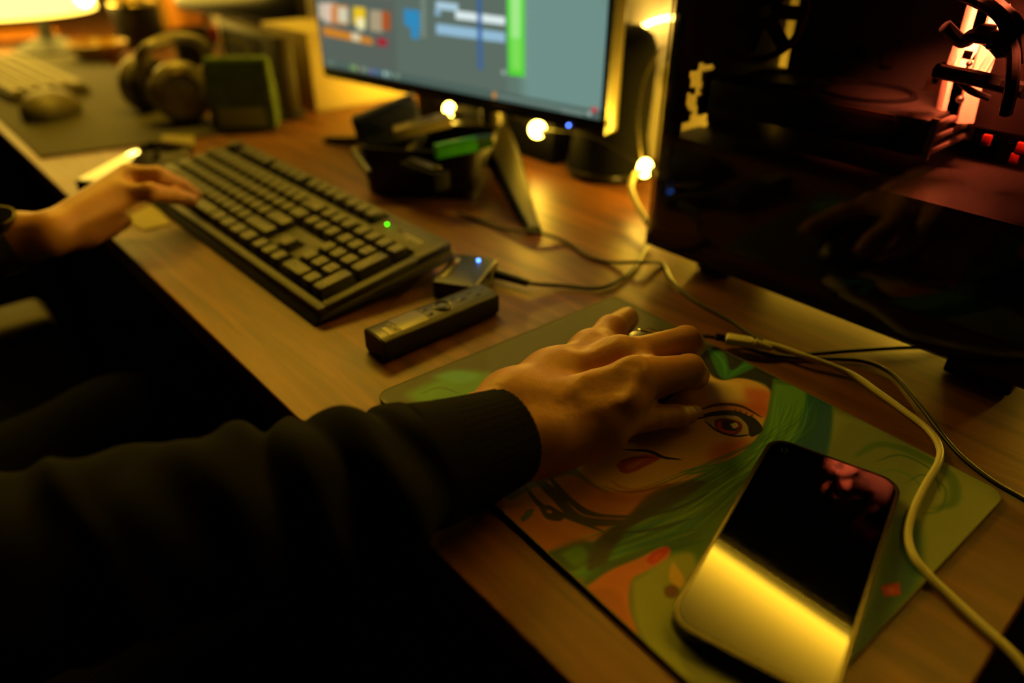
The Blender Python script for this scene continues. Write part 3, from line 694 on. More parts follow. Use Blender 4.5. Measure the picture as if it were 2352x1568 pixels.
MB().box((0, .020, Mz+mh/2-.006), (mw+2*bz-.002, .022, mh+2*bz+.012), bev=.004, seg=3).build('back_housing', mat('housing_satin', '5c5648', .28, metal=.8), mon)
MB().box((-.02, .040, Mz+mh/2), (.24, .022, .16), bev=.008).build('rear_cover', M_black, mon)
led = atY(1313, 311, .505)
o = MB().sph((mw/2-.042, -.0008, Mz-chin+.0035), .0014).build('power_lamp', emat('power_led', '5078ff', 12), mon); o['label'] = 'small blue-white power lamp'
# stand in world coordinates
apex = Vector((-.615, .478, .05)); M_stand = mat('stand_metal', '34301f', .36, metal=.75)
def foot(tip):
    d = (tip-apex); d.z = 0; d.normalize(); q = Vector((-d.y, d.x, 0)); b = bmesh.new(); v = []
    for t, w, zb_, h_ in ((0, .044, .036, .020), (.35, .038, .024, .016), (.8, .022, .004, .011), (1.0, .015, 0, .008)):
        c = apex+(tip-apex)*t; c.z = zb_
        v.append([b.verts.new(c+q*w*.62+Vector((0, 0, 0))), b.verts.new(c-q*w*.62), b.verts.new(c-q*w*.4+Vector((0, 0, h_))), b.verts.new(c+q*w*.4+Vector((0, 0, h_)))])
    for A, B in zip(v, v[1:]):
        for i in range(4): b.faces.new((A[i], A[(i+1) % 4], B[(i+1) % 4], B[i]))
    b.faces.new(v[0][::-1]); b.faces.new(v[-1])
    bmesh.ops.bevel(b, geom=b.edges[:], offset=.0015, segments=2, affect='EDGES'); q2 = MB(); q2.add(b); return q2.build('stand_foot', M_stand, mon, world=True)
foot(Vector((-.388, .344, 0))); foot(Vector((-.850, .352, 0)))
MB().cyl((-.615, .480, .036), (-.620, .482, .24), .017, .017, 28).build('stand_neck', M_stand, mon, world=True)
MB().box((-.630, .472, .235), (.06, .034, .05), bev=.006).build('neck_mount', M_black, mon, world=True)
# ================================================================ bulbs on a lead along the wall
bulbs = [(-.900, .600, .050), (-.742, .502, .044), (-.550, .500, .053), (-.370, .500, .045), (-.30, .62, .012), (-.08, .625, .012), (.09, .62, .012)]
sl = thing('string_light', 'lead of small glowing warm bulbs hung along the black box behind the monitor', 'string light', (-.66, .50, 0))
pts = []
for i, b in enumerate(bulbs):
    pts += [Vector(b)+Vector((-.012, .004, .002)), Vector(b)+Vector((.012, .004, .002))]
    if i == 0: pts += [Vector((-.885, .53, .07)), Vector((-.86, .505, .07))]
    elif i == 3: pts += [Vector((-.345, .56, .02)), Vector((-.33, .605, .012))]
    elif i < len(bulbs)-1: pts.append((Vector(b)+Vector(bulbs[i+1]))/2+Vector((0, .006, .012)))
MB().tube(spline(pts, 6), .0008, 8).build('lead', mat('bulb_lead', '14120c', .5), sl, world=True)
MB().tube(spline([atY(1488, 512, .425), atY(1462, 468, .445), atY(1449, 430, .462), atY(1458, 402, .48), atY(1476, 392, .492)], 10), .0033, 12).build('pale_end_lead', M_wcord, sl, world=True)
MB().tube(spline([atY(1478, 385, .50), atY(1470, 340, .505), atY(1466, 270, .51), atY(1478, 190, .53), atY(1500, 140, .55), atY(1525, 108, .58)], 10), .0014, 10).build('hanging_lead', mat('lead_olive', '3c3218', .5), sl, world=True)
M_bulb = emat('bulb_glow', (1, .62, .08), 50)
for i, b in enumerate(bulbs):
    o = MB().sph(b, (.008, .0075, .0105, .0085, .008, .008, .008)[i], (1, 1, 1.25 if i in (1, 3) else 1), 16, 10).build('bulb', M_bulb, sl, world=True)
    MB().cyl(Vector(b)+Vector((.008, 0, -.001)), Vector(b)+Vector((.017, .002, -.002)), .005, n=12).build('socket', mat('bulb_socket', '1c1810', .5), sl, world=True)
    point('bulb_light', Vector(b)+Vector((0, -.004, .012)), (2.6, .08, .9, .35, 4.0, .8, .8)[i], .009)
sb = thing('storage_box', 'long low black box standing against the wall behind the lit monitor', 'box', (-.7035, .572, 0))
MB().box((0, 0, .049), (.315, .095, .098), bev=.004).build('body', mat('box_black', '020202', .8, spec=.15), sb)
MB().box((0, 0, .1), (.321, .101, .012), bev=.003).build('lid', mat('lid_black', '030303', .7, spec=.2), sb)
wl = thing('wall_light', 'slim glowing light bar on the wall above the computer case', 'wall light', (-.14, .645, .60))
MB().cyl((-.44, .640, .60), (.16, .640, .60), .006, n=16).build('glowing_bar', emat('bar_glow', AMBER, 2.6), wl, world=True)
MB().box((-.14, .653, .60), (.63, .014, .02), bev=.002).build('holder', M_wcord, wl, world=True)
# bent glowing tube on the wall between monitor and case
Ya = .645; q = [atY(1455, 80, Ya), atY(1492, 53, Ya), atY(1541, 41, Ya)]
(x1, z1), (x2, z2), (x3, z3) = [(v.x, v.z) for v in q]
dd = 2*(x1*(z2-z3)+x2*(z3-z1)+x3*(z1-z2))
cx_ = ((x1*x1+z1*z1)*(z2-z3)+(x2*x2+z2*z2)*(z3-z1)+(x3*x3+z3*z3)*(z1-z2))/dd
cz_ = ((x1*x1+z1*z1)*(x3-x2)+(x2*x2+z2*z2)*(x1-x3)+(x3*x3+z3*z3)*(x2-x1))/dd
Ra = math.hypot(x1-cx_, z1-cz_); t0 = math.atan2(z1-cz_, x1-cx_); t1 = math.atan2(z3-cz_, x3-cx_)
al = thing('glowing_tube_lamp', 'bent glowing warm tube on the wall between monitor and computer case', 'lamp', (cx_, Ya, cz_))
dt = (t1-t0)
pts = [Vector((cx_+Ra*math.cos(t0+dt*k/24*1.5), Ya, cz_+Ra*math.sin(t0+dt*k/24*1.5))) for k in range(25)]
MB().tube(pts, .0026, 12).build('glowing_tube', emat('tube_glow', (1, .62, .12), 22), al, world=True)
MB().box((cx_, .651, cz_+Ra*.3), (.03, .02, .03), bev=.003).build('wall_clip', M_wcord, al, world=True)
# ================================================================ black speaker
spc = Vector((-.478, .562, 0))
spk = thing('speaker', 'round black desktop speaker between the monitor and the computer case', 'speaker', spc)
MB().lathe([(0, 0), (.050, 0), (.055, .004), (.056, .012), (.053, .018), (.048, .05), (.050, .13), (.049, .158), (.043, .172), (.030, .180), (.0, .183)]).build('cabinet', mat('speaker_mesh', '020202', .9, spec=.1), spk)
MB().torus((0, 0, .010), .055, .003, n=48, k=8).build('base_ring', mat('ring_satin', '2a261c', .3, metal=.6), spk)
MB().cyl((0, 0, .181), (0, 0, .184), .015, n=30).build('top_knob', M_blackg, spk)
# ================================================================ tray with clutter
A_, B_, C_ = at(811, 428, 0), at(1000, 470, 0), at(1096, 440, 0)
tc_ = Vector((-.600, .365, 0)); 
tr = thing('desk_tray', 'black open tray full of small things in front of the monitor', 'tray', tc_, math.radians(38))
TWd, TDp, TH_ = .150, .125, .058
M_tray = mat('tray_black', '0a0908', .4)
o2 = rrect(TWd, TDp, .018, 6); i2 = rrect(TWd-.006, TDp-.006, .016, 6)
b = bmesh.new(); n = len(o2)
L0 = [b.verts.new((x*.93, y*.93, 0)) for x, y in o2]; L1 = [b.verts.new((x, y, TH_)) for x, y in o2]; L2 = [b.verts.new((x, y, TH_)) for x, y in i2]; L3 = [b.verts.new((x*.93, y*.93, .003)) for x, y in i2]
for A, B in ((L0, L1), (L1, L2), (L2, L3)):
    for i in range(n): b.faces.new((A[i], A[(i+1) % n], B[(i+1) % n], B[i]))
b.faces.new(L0[::-1]); b.faces.new(L3); q = MB(); q.add(b); q.build('body', M_tray, tr)
MB().box((-.02, 0, .028), (.003, TDp*.85, .05), bev=.0008).build('divider', M_tray, tr)
def slab(name, label, cat, p0, p1, w, t, m, r=.004, group=None):
    """flat bar from p0 to p1"""
    d = (p1-p0); L = d.length; d.normalize(); s = Vector((0, 0, 1)).cross(d).normalized(); u = d.cross(s)
    R = Matrix((d, s, u)).transposed(); th_ = thing(name, label, cat, (p0+p1)/2, 0, group)
    return th_, R, L
p0, p1 = at(815, 318, .060), at(955, 262, .080)
t_, R, L = slab('cloth_pouch', 'dark blue pouch standing at the back of the black tray', 'pouch', p0, p1, 0, 0, None)
q = MB(); q.box((p0+p1)/2+Vector((0, .005, -.004)), (L, .022, .06), R, bev=.008, seg=4); q.build('bag', mat('navy_cloth', '1c2440', .8, bump=.6, bscale=600), t_, world=True)
q = MB(); q.box((p0+p1)/2+Vector((0, .004, .0255)), (L*.9, .003, .004), R, bev=.001); q.build('zip', mat('zip_blue', '4a5070', .4), t_, world=True)
p0, p1 = at(905, 305, .068), at(1035, 272, .082)
t_, R, L = slab('wooden_block', 'pale wooden block lying on top of the black tray', 'block', p0, p1, 0, 0, None)
q = MB(); q.box((p0+p1)/2, (L, .030, .012), R, bev=.002); q.build('block', mat('pale_wood', '9c8c5c', .6, noise=.2), t_, world=True)
q = MB(); q.box((p0+p1)/2+Vector((0, 0, .0065)), (L*.4, .018, .0015), R, bev=.0005); q.build('label_patch', mat('block_patch', '5c5238', .6), t_, world=True)
p0, p1 = at(1000, 348, .066), at(1128, 322, .072)
t_, R, L = slab('highlighter', 'green highlighter pen lying across the black tray', 'pen', p0, p1, 0, 0, None)
MB().cyl(p0, p0+(p1-p0)*.74, .0085, n=20).build('barrel', mat('green_barrel', '3fae18', .35), t_, world=True)
MB().cyl(p0+(p1-p0)*.72, p1, .0088, .0075, 20).build('cap', mat('dark_green_cap', '1c4a14', .35), t_, world=True)
MB().sph(p1, .004).build('cap_end', mat('cap_end', '8c7040', .3), t_, world=True)
p0, p1 = at(890, 352, .055), at(1010, 395, .055)
t_, R, L = slab('dark_case', 'small black case wedged in the front of the black tray', 'case', p0, p1, 0, 0, None)
MB().box((p0+p1)/2+Vector((.004, .012, -.016)), (L*.7, .024, .022), R, bev=.004).build('shell', mat('case_dull', '040404', .8, spec=.15), t_, world=True)
MB().box((p0+p1)/2+Vector((.004, .012, -.0025)), (L*.5, .012, .002), R, bev=.0006).build('clasp', mat('case_olive', '121108', .4), t_, world=True)
p0, p1 = at(815, 350, .05), at(850, 400, .04)
t_, R, L = slab('blue_tool', 'small dark blue stick poking out of the black tray', 'stick', p0, p1, 0, 0, None)
MB().cyl(p0, p1, .005, n=14).build('rod', mat('navy_plastic', '101c38', .35), t_, world=True)
MB().sph(p0, .006).build('tip', mat('tip_sand', '8a7a48', .5), t_, world=True)
# ================================================================ computer case
X0, X1, Y0, Y1, Z0, Z1 = -.268, .070, .382, .570, .019, .305
pc = thing('computer_case', 'black computer case with clear side panel and red glow inside, right of the monitor', 'computer', ((X0+X1)/2, (Y0+Y1)/2, 0))
M_case = mat('case_black', '0a0a0a', .4)
M_cin = mat('case_inner_black', '030303', .7)
M_incord = mat('inner_cord', '040404', .75)
def pcbox(name, c, d, m=M_case, bev=.0, rot=None): return MB().box(c, d, rot, bev).build(name, m, pc, world=True)
pcbox('bottom_panel', ((X0+X1)/2, (Y0+Y1)/2, Z0+.005), (X1-X0, Y1-Y0, .010))
pcbox('top_panel', ((X0+X1)/2, (Y0+Y1)/2, Z1-.005), (X1-X0, Y1-Y0, .010), bev=.002)
pcbox('back_panel', ((X0+.012+X1)/2, Y1-.002, (Z0+Z1)/2), (X1-X0-.012, .004, Z1-Z0-.02), M_cin)
pcbox('rear_panel', (X1-.002, (Y0+Y1)/2, (Z0+Z1)/2), (.004, Y1-Y0, Z1-Z0-.02), M_cin)
pcbox('front_post', (X0+.006, Y0+.010, (Z0+Z1)/2), (.012, .012, Z1-Z0-.02))
pcbox('bottom_bezel', ((X0+X1)/2, Y0+.004, Z0+.012), (X1-X0-.004, .006, .014))
opens = [(1579, 160, 1609, 197), (1592, 190, 1606, 216), (1571, 214, 1598, 250), (1585, 245, 1597, 268), (1580, 262, 1621, 291), (1551, 281, 1578, 299), (1600, 146, 1636, 160)]
def pix(P):
    v = Vector(P)-CAM; z = v.dot(FWD); return (W/2+F_PX*v.dot(RIGHT)/z, H/2-F_PX*v.dot(UP)/z)
mb = MB(); st = .003
ny = int((Y1-Y0-.014)/st); nz = int((Z1-Z0-.02)/st)
for j in range(nz):
    z = Z0+.010+st*(j+.5); run = None
    for i in range(ny+1):
        y = Y0+.012+st*(i+.5); solid = False
        if i < ny:
            u, v = pix((X0, y, z)); solid = not any(a-2 < u < c+2 and b_-2 < v < d_+2 for a, b_, c, d_ in opens)
        if solid and run is None: run = i
        if not solid and run is not None:
            mb.box((X0+.002, Y0+.012+st*(run+i)/2, z), (.004, st*(i-run), st)); run = None
mb.build('vented_front', M_case, pc, world=True, smooth=False)
# power supply cover with its lit top
pcbox('supply_cover', ((X0+X1)/2-.012, .472, .0765), (X1-X0-.04, .166, .095), mat('cover_black', '0e0a08', .45), .0015)
# tinted glass
m = bpy.data.materials.new('tinted_glass'); m.use_nodes = True; nt = m.node_tree; nt.nodes.remove(nt.nodes['Principled BSDF'])
tr_ = nt.nodes.new('ShaderNodeBsdfTransparent'); tr_.inputs[0].default_value = (.62, .6, .55, 1)
gl = nt.nodes.new('ShaderNodeBsdfGlossy'); gl.inputs['Roughness'].default_value = .03; fr = nt.nodes.new('ShaderNodeFresnel'); fr.inputs[0].default_value = 1.5
mx = nt.nodes.new('ShaderNodeMixShader'); nt.links.new(fr.outputs[0], mx.inputs[0]); nt.links.new(tr_.outputs[0], mx.inputs[1]); nt.links.new(gl.outputs[0], mx.inputs[2]); nt.links.new(mx.outputs[0], nt.nodes['Material Output'].inputs[0])
MB().box(((X0+X1)/2, Y0-.0015, (Z0+Z1)/2), (X1-X0, .003, Z1-Z0), bev=.0006).build('glass_panel', m, pc, world=True, smooth=False)
MB().box((-.206, .48, .0097), (.036, .15, .0185), bev=.002).build('foot', M_black, pc, world=True)
MB().box((.032, .478, .0097), (.046, .166, .0185), bev=.002).build('foot', M_black, pc, world=True)
MB().box((-.088, .47, Z0-.0015), (.17, .012, .003), bev=.0008).build('added_spill_strip', emat('added_spill_glow', AMBER, 2.5), pc, world=True)  # added glowing strip, stands in for bulb light spilling under the case
area('added_under_case_fill', (-.088, .455, .014), (-.088, .36, -.004), .17, .012, .035)  # added fill light, brightens the desk along the case front
# inside
M_pcb = mat('board_dark', '060604', .6, noise=.3, nscale=90)
pcbox('mainboard', (-.125, .563, .212), (.24, .003, .155), M_pcb)
mb = MB()
for k in range(26):
    mb.box((random.uniform(-.23, -.02), .559, random.uniform(.15, .28)), (random.uniform(.004, .02), .006, random.uniform(.004, .02)))
mb.build('board_components', mat('component_brass', '2a2210', .35, metal=.6), pc, world=True, smooth=False)
gp = pcbox('graphics_card', (-.158, .482, .155), (.19, .105, .028), mat('card_black', '0a0908', .45), .003)
for gx_ in (-.205, -.135): MB().torus((gx_, .482, .169), .036, .003, n=36, k=6).build('card_fan', mat('fan_matte', '020202', .9, spec=.05), gp, world=True)
pcbox('card_trim', (-.115, .4285, .166), (.055, .002, .004), mat('trim_gold', '8a7038', .3, metal=.8))
for k in range(3): MB().box((-.060, .472, .145+.010*k), (.004, .085, .004), bev=.0008).build('card_bracket_bar', mat('bracket_steel', 'b0a8a0', .35, metal=.9), gp, world=True)
for y in (.432, .517): MB().box((-.060, y, .155), (.005, .004, .030)).build('card_bracket_side', MATS['bracket_steel'], gp, world=True)
# front fan ring
fc0 = atY(1672, -10, .445)
MB().torus((-.245, .477, .222), .040, .0035, ax=(.35, -1, 0), n=48, k=8).build('fan_ring', mat('ring_olive', '4a3c18', .35, metal=.4), pc, world=True)
mb = MB()
for k in range(7):
    a = 2*math.pi*k/7; q = Vector((.35, -1, 0)).to_track_quat('Z', 'Y').to_matrix()
    c = Vector((-.243, .484, .222))+q @ Vector((.020*math.cos(a), .020*math.sin(a), 0)); mb.box(c, (.03, .012, .0015), (Matrix.Rotation(a, 3, Vector((.35, -1, 0)).normalized()) @ q), bev=0)
mb.build('fan_blades', M_black, pc, world=True)
for (px, py, Yy) in ((1617, 38, .445), (1601, 120, .445), (1684, 147, .47), (1640, 190, .452), (1665, 197, .452), (1636, 245, .452), (1724, 130, .47)):
    MB().sph(atY(px, py, Yy), .0022, u=10, v=6).build('brass_screw', mat('screw_brass', 'e0a850', .2, metal=1), pc, world=True)
MB().box(atY(1676, 218, .445), (.020, .004, .006), Matrix.Rotation(.25, 3, 'Y'), bev=.001).build('gold_heatsink', mat('heatsink_gold', 'c8a048', .3, metal=.7), pc, world=True)
MB().box(atY(1634, 232, .452), (.006, .004, .014), bev=.001).build('capacitor', MATS['heatsink_gold'], pc, world=True)
# steel brackets at the rear, under the red lamp
M_steel = mat('steel_bracket', 'd8d0c8', .38, metal=.3)
def bracket(px0, py0, px1, py1, w, Yb):
    a = atY(px0, py0, Yb); b_ = atY(px1, py1, Yb); d = (b_-a).normalized(); s = Vector((d.z, 0, -d.x)); y = Vector((0, 1, 0))
    b = bmesh.new(); P = [(-w/2, .004), (-w*.36, -.002), (-w*.2, -.004), (-w*.12, -.0015), (w*.15, -.0015), (w*.24, -.004), (w*.38, -.002), (w/2, .005)]
    A = [b.verts.new(a+s*u+y*v) for u, v in P]; Bv = [b.verts.new(b_+s*u+y*v) for u, v in P]
    for i in range(len(P)-1): b.faces.new((A[i], A[i+1], Bv[i+1], Bv[i]))
    bmesh.ops.solidify(b, geom=b.faces[:], thickness=.001); q = MB(); q.add(b); q.build('rear_bracket', M_steel, pc, world=True)
bracket(2266, 8, 2242, 88, .028, .47); bracket(2240, 96, 2212, 176, .031, .47); bracket(2206, 184, 2184, 280, .029, .47)
MB().sph(atY(2226, 146, .465), .0022).build('bracket_screw', M_black, pc, world=True); MB().sph(atY(2205, 228, .465), .0028).build('bracket_screw', M_black, pc, world=True)
pcbox('rear_plate', tuple(atY(2330, 140, .50)), (.05, .003, .10), mat('plate_dark', '0c0606', .4, metal=.5))
def loop(name, px, r, Ys, m=M_incord):
    MB().tube(spline([atY(x, y, Ys+(.01 if i % 2 else 0)) for i, (x, y) in enumerate(px)], 8), r, 8).build(name, m, pc, world=True)
loop('internal_cable', [(2190, -20), (2250, 5), (2300, 40), (2325, 110), (2325, 190), (2310, 260)], .0042, .415)
loop('internal_cable', [(2240, -30), (2300, 15), (2340, 60), (2352, 140)], .0035, .425)
loop('internal_cable', [(2150, 162), (2200, 172), (2250, 182), (2300, 195), (2360, 210)], .0052, .425)
loop('internal_cable', [(2170, 60), (2210, 95), (2240, 80), (2275, 95), (2300, 120)], .0045, .425)
loop('internal_cable', [(2165, 150), (2185, 165), (2225, 205), (2270, 225)], .0024, .435)
for (px, py) in ((2262, 78), (2292, 92), (2310, 108)): MB().box(atY(px, py, .43), (.010, .012, .012), bev=.002).build('cable_plug', M_black, pc, world=True)
for (px, py) in ((2345, 340), (2266, 322), (2330, 365)): MB().box(atY(px, py, .445), (.006, .004, .008), bev=.001).build('red_connector', mat('connector_red', 'b83020', .4), pc, world=True)
RED = (1.0, .14, .055)
area('case_red_lamp', (-.042, .428, .288), (-.066, .480, .19), .05, .012, 2.6, RED, 62)
area('case_red_lamp_low', (.0, .430, .235), (-.02, .47, .12), .04, .012, .2, RED, 90)
mb = MB(); mb.box((-.045, .49, .290), (.06, .008, .004)); mb.build('red_light_bar', emat('red_bar', 'ff2810', 3), pc, world=True)
# ================================================================ things on the left of the desk
M_matc = mat('desk_mat_cloth', '4a4630', .8, noise=.15, nscale=30, bump=.3, bscale=800)
dm = MB().prism([(-1.035, .012), (-1.0, .20), (-.99, .27), (-1.95, .30), (-1.95, .012)], 0, .003, .001).build('desk_mat', M_matc)
tagset(dm, 'wide olive-grey desk mat under the pale keyboard and headphones', 'desk mat')
def phone_at(name, label, quad4, th_, m, z):
    pts = [at(*p, z) for p in quad4]; c = sum(pts, Vector())/4; t = thing(name, label, 'phone', (c.x, c.y, 0))
    MB().prism([(p.x-c.x, p.y-c.y) for p in pts], z-th_, z, .0015).build('body', M_black, t)
    MB().prism([((p.x-c.x)*.94, (p.y-c.y)*.96) for p in pts], z-.001, z+.0004, .0002).build('glass_screen', m, t)
    return t
lp = phone_at('smartphone', 'black phone lying behind the left hand with a bright reflection at its near end', [(172, 414), (262, 424), (432, 338), (345, 322)], .017, MATS['phone_glass'], .020)
lp.location.z = .0
pcd = MB().prism([(v.x, v.y) for v in (at(283, 505, 0), at(355, 468, 0), at(392, 515, 0), at(330, 530, 0))], .0003, .0012).build('paper_card', mat('paper_cream', 'b0a468', .7)); tagset(pcd, 'pale paper card on the desk under the left hand at the keyboard front', 'card')
pst = MB().prism([(v.x, v.y) for v in (at(368, 322, .012), at(372, 308, .012), at(446, 312, .012), at(440, 332, .012))], .0035, .012, .001).build('sticky_note_block', mat('note_olive', '8a8048', .7)); tagset(pst, 'small pale block behind the black phone at the mat edge', 'note block')
# pale keyboard
k2 = thing('keyboard', 'pale keyboard on the olive desk mat at the far left', 'keyboard', (-1.63, .105, .003), math.radians(3))
M_pale = mat('pale_plastic', '6c6444', .5); M_pkey = mat('pale_key', '8c8058', .5)
MB().box((0, 0, .008), (.43, .13, .014), bev=.004).build('body', M_pale, k2)
kme = None
for r_ in range(5):
    for c_ in range(15):
        if kme is None:
            b = bmesh.new(); bmesh.ops.create_cube(b, size=1); bmesh.ops.scale(b, vec=(.024, .019, .006), verts=b.verts); bmesh.ops.bevel(b, geom=b.edges[:], offset=.002, segments=1, affect='EDGES')
            kme = bpy.data.meshes.new('key'); b.to_mesh(kme); b.free(); kme.materials.append(M_pkey)
        o = bpy.data.objects.new('key', kme); C.objects.link(o); o.parent = k2; o.location = (-.196+c_*.028, -.05+r_*.0245, .0175)
def softmouse(name, label, loc, rz, m, L=.115, Wd=.064, Hh=.036):
    t = thing(name, label, 'mouse', loc, rz); b = bmesh.new(); bmesh.ops.create_uvsphere(b, u_segments=28, v_segments=16, radius=1)
    for v in b.verts:
        v.co = Vector((v.co.x*Wd/2, v.co.y*L/2, max(0, v.co.z+.25)*Hh/1.25*(1-.15*v.co.y)))
    q = MB(); q.add(b); q.build('shell', m, t); MB().cyl((-.003, L*.28, Hh*.83), (.003, L*.28, Hh*.83), .006, n=16).build('scroll_wheel', M_black, t); return t
mp = at(122, 262, .003)
softmouse('mouse', 'pale computer mouse on the olive desk mat, left edge of the photo', (mp.x, mp.y, .003), math.radians(60), M_pale, .13, .085, .04)
# headphones standing against the green gift bag
hp = thing('headphones', 'silver over-ear headphones resting on the desk mat', 'headphones', at(400, 268, .003))
M_silver = mat('silver_plastic', '8c8468', .38, metal=.3); M_pad = mat('ear_cushion', '3a3420', .7)
vdir = (CAM-at(415, 215, .04)); vdir.z *= .35; vdir.normalize(); sdir = vdir.cross(Vector((0, 0, 1))).normalized()*-1
c1 = at(417, 210, .052); c2 = c1+Vector((-.11, -.01, .0))+sdir*-.0
def cup(c, n, R):
    q = n.to_track_quat('Z', 'Y').to_matrix().to_4x4(); mb_ = MB(); mb_.lathe([(0, .016), (R*.72, .014), (R*.9, .008), (R, 0), (R, -.012), (R*.9, -.016), (0, -.016)])
    o = mb_.build('ear_cup', M_silver, hp); o.matrix_local = Matrix.Translation(c-hp.location) @ q
    mb_ = MB(); mb_.torus((0, 0, -.024), R*.72, .013, n=36, k=10); o2_ = mb_.build('ear_cushion', M_pad, hp); o2_.matrix_local = Matrix.Translation(c-hp.location) @ q
    mb_ = MB(); mb_.torus((0, 0, .015), R*.55, .0022, n=36, k=6); o3_ = mb_.build('trim_ring', mat('trim_satin', 'c8b070', .25, metal=.9), hp); o3_.matrix_local = Matrix.Translation(c-hp.location) @ q
cup(c1, (vdir+Vector((0, 0, .25))).normalized(), .046)
cup(at(318, 190, .045), (vdir*-.6+sdir*-.8+Vector((0, 0, .1))).normalized(), .044)
MB().tube(spline([at(322, 160, .08), at(330, 118, .12), at(395, 88, .13), at(460, 98, .12), at(478, 150, .085), at(440, 195, .06)], 8), .0085, 12).build('headband', M_silver, hp, world=True)
# green gift bag, marker and dark pot
gb = thing('gift_bag', 'dark green patterned bag standing beside the headphones', 'bag', at(570, 292, 0), math.radians(55))
bag_pts = [(-.048, -.022), (.048, -.022), (.048, .022), (-.048, .022)]
b = bmesh.new(); lo_ = [b.verts.new((x, y, 0)) for x, y in bag_pts]; mi_ = [b.verts.new((x*1.02, y*1.15, .05)) for x, y in bag_pts]; hi_ = [b.verts.new((x*.98, y*.7, .105)) for x, y in bag_pts]
for A, B in ((lo_, mi_), (mi_, hi_)):
    for i in range(4): b.faces.new((A[i], A[(i+1) % 4], B[(i+1) % 4], B[i]))
b.faces.new(lo_[::-1]); b.faces.new(hi_); bmesh.ops.bevel(b, geom=b.edges[:], offset=.003, segments=2, affect='EDGES')
q = MB(); q.add(b); q.build('bag_body', mat('bag_green', '4a6428', .7, noise=.6, nscale=60), gb)
MB().box((.0, -.0265, .022), (.07, .003, .03), bev=.001).build('pale_label', mat('label_green', '8c9c3c', .6), gb)
MB().tube(spline([(-.02, 0, .104), (-.015, 0, .125), (.015, 0, .125), (.02, 0, .104)], 6), .0016, 8).build('handle', mat('bag_cord', '5a5428', .6), gb)
pot = thing('pen_pot', 'dark pot holding a green marker behind the headphones', 'pot', at(462, 190, 0))
MB().lathe([(0, 0), (.032, 0), (.035, .10), (.032, .10), (.030, .004), (0, .004)]).build('cup', M_black, pot)
pp = pot.location
mk = thing('marker_pen', 'green marker leaning out of the dark pot', 'pen', pp+Vector((0, 0, .004)))
MB().cyl(pp+Vector((-.004, .0, .01)), atY(442, 82, pp.y+.01), .0075, n=16).build('barrel', mat('marker_green', '4c7040', .4), mk, world=True)
rk = thing('red_capped_pen', 'pen with a red cap standing in the dark pot', 'pen', pp+Vector((.01, 0, .004)))
ptop = atY(490, 72, pp.y)
MB().cyl(pp+Vector((.012, 0, .01)), ptop-Vector((0, 0, .012)), .005, n=14).build('barrel', M_black, rk, world=True); MB().cyl(ptop-Vector((0, 0, .014)), ptop+Vector((0, 0, .008)), .0085, n=14).build('cap', mat('cap_red', 'd02810', .4), rk, world=True)
# dark speaker box right of the bag
cb = thing('carton', 'cream carton whose lit side glows yellow left of the monitor', 'carton', (-1.107, .535, 0))
MB().box((0, 0, .063), (.168, .21, .126), bev=.002).build('carton_body', mat('carton_cream', 'c8b890', .7, noise=.08, nscale=12), cb)
MB().box((0, 0, .1265), (.15, .05, .001)).build('packing_tape', mat('tape_tan', 'a88c58', .35), cb)
bx = thing('satellite_speaker', 'dark box-shaped speaker standing left of the lit wall', 'speaker', (-1.135, .388, 0), math.radians(-4))
MB().box((0, 0, .070), (.275, .026, .118), bev=.006).build('cabinet', mat('box_brown', '3a3018', .55, noise=.2), bx)
MB().box((-.03, -.0135, .072), (.19, .003, .09), bev=.002).build('grille', mat('grille_dark', '1c180c', .8, bump=.8, bscale=700), bx)
for s in (-1, 1): MB().box((s*.118, -.0, .006), (.03, .04, .012), bev=.002).build('foot', M_black, bx)
# second, dark monitor
m2 = thing('monitor', 'switched-off black monitor behind the dark speaker, top left of the lit monitor', 'monitor', (-1.46, .50, 0), math.radians(6))
MB().box((0, 0, .255), (.50, .02, .31), bev=.003).build('housing', M_black, m2); MB().box((0, -.0105, .257), (.485, .001, .29)).build('dark_screen', M_blackg, m2)
MB().box((0, .03, .12), (.05, .02, .24), bev=.003).build('stand_neck', M_black, m2); MB().box((0, .02, .005), (.20, .12, .010), bev=.003).build('stand_base', M_black, m2)
# amber bottle, mug, small bowl
def lathe_thing(name, label, cat, loc, prof, m, part, extra=None):
    t = thing(name, label, cat, loc); MB().lathe(prof).build(part, m, t)
    if extra: MB().lathe(extra[1]).build(extra[0], extra[2], t)
    return t
bp_ = at(436, 75, 0)
lathe_thing('amber_tin', 'tall amber tin standing behind the headphones', 'tin', (bp_.x, bp_.y, 0), [(0, 0), (.045, 0), (.047, .004), (.047, .17), (.040, .185), (0, .185)], mat('tin_amber', 'd89030', .35, metal=.2), 'body', ('lid', [(.041, .186), (.042, .20), (.0, .205)], M_wcord))
bp_ = at(330, 108, 0)
lathe_thing('black_mug', 'black mug behind the headphones, left of the amber tin', 'mug', (bp_.x, bp_.y, 0), [(0, 0), (.05, 0), (.055, .01), (.056, .10), (.052, .10), (.050, .01), (0, .01)], M_black, 'body', ('rim', [(.0525, .1), (.054, .103), (.056, .1)], MATS['trim_satin']))
bp_ = at(232, 135, 0)
lathe_thing('glazed_bowl', 'small yellow glazed bowl on the desk near the lamp', 'bowl', (bp_.x, bp_.y, 0), [(0, 0), (.03, 0), (.05, .01), (.065, .035), (.062, .036), (.045, .012), (0, .008)], mat('glaze_yellow', 'c8a030', .2), 'body')
bp_ = at(475, 42, 0)
lathe_thing('yellow_box_tin', 'short yellow tin at the wall behind the dark pot', 'tin', (bp_.x, .60, 0), [(0, 0), (.09, 0), (.09, .10), (.085, .11), (0, .11)], mat('tin_yellow', 'c8a040', .5), 'body', ('lid', [(.091, .10), (.091, .118), (0, .12)], M_wcord))
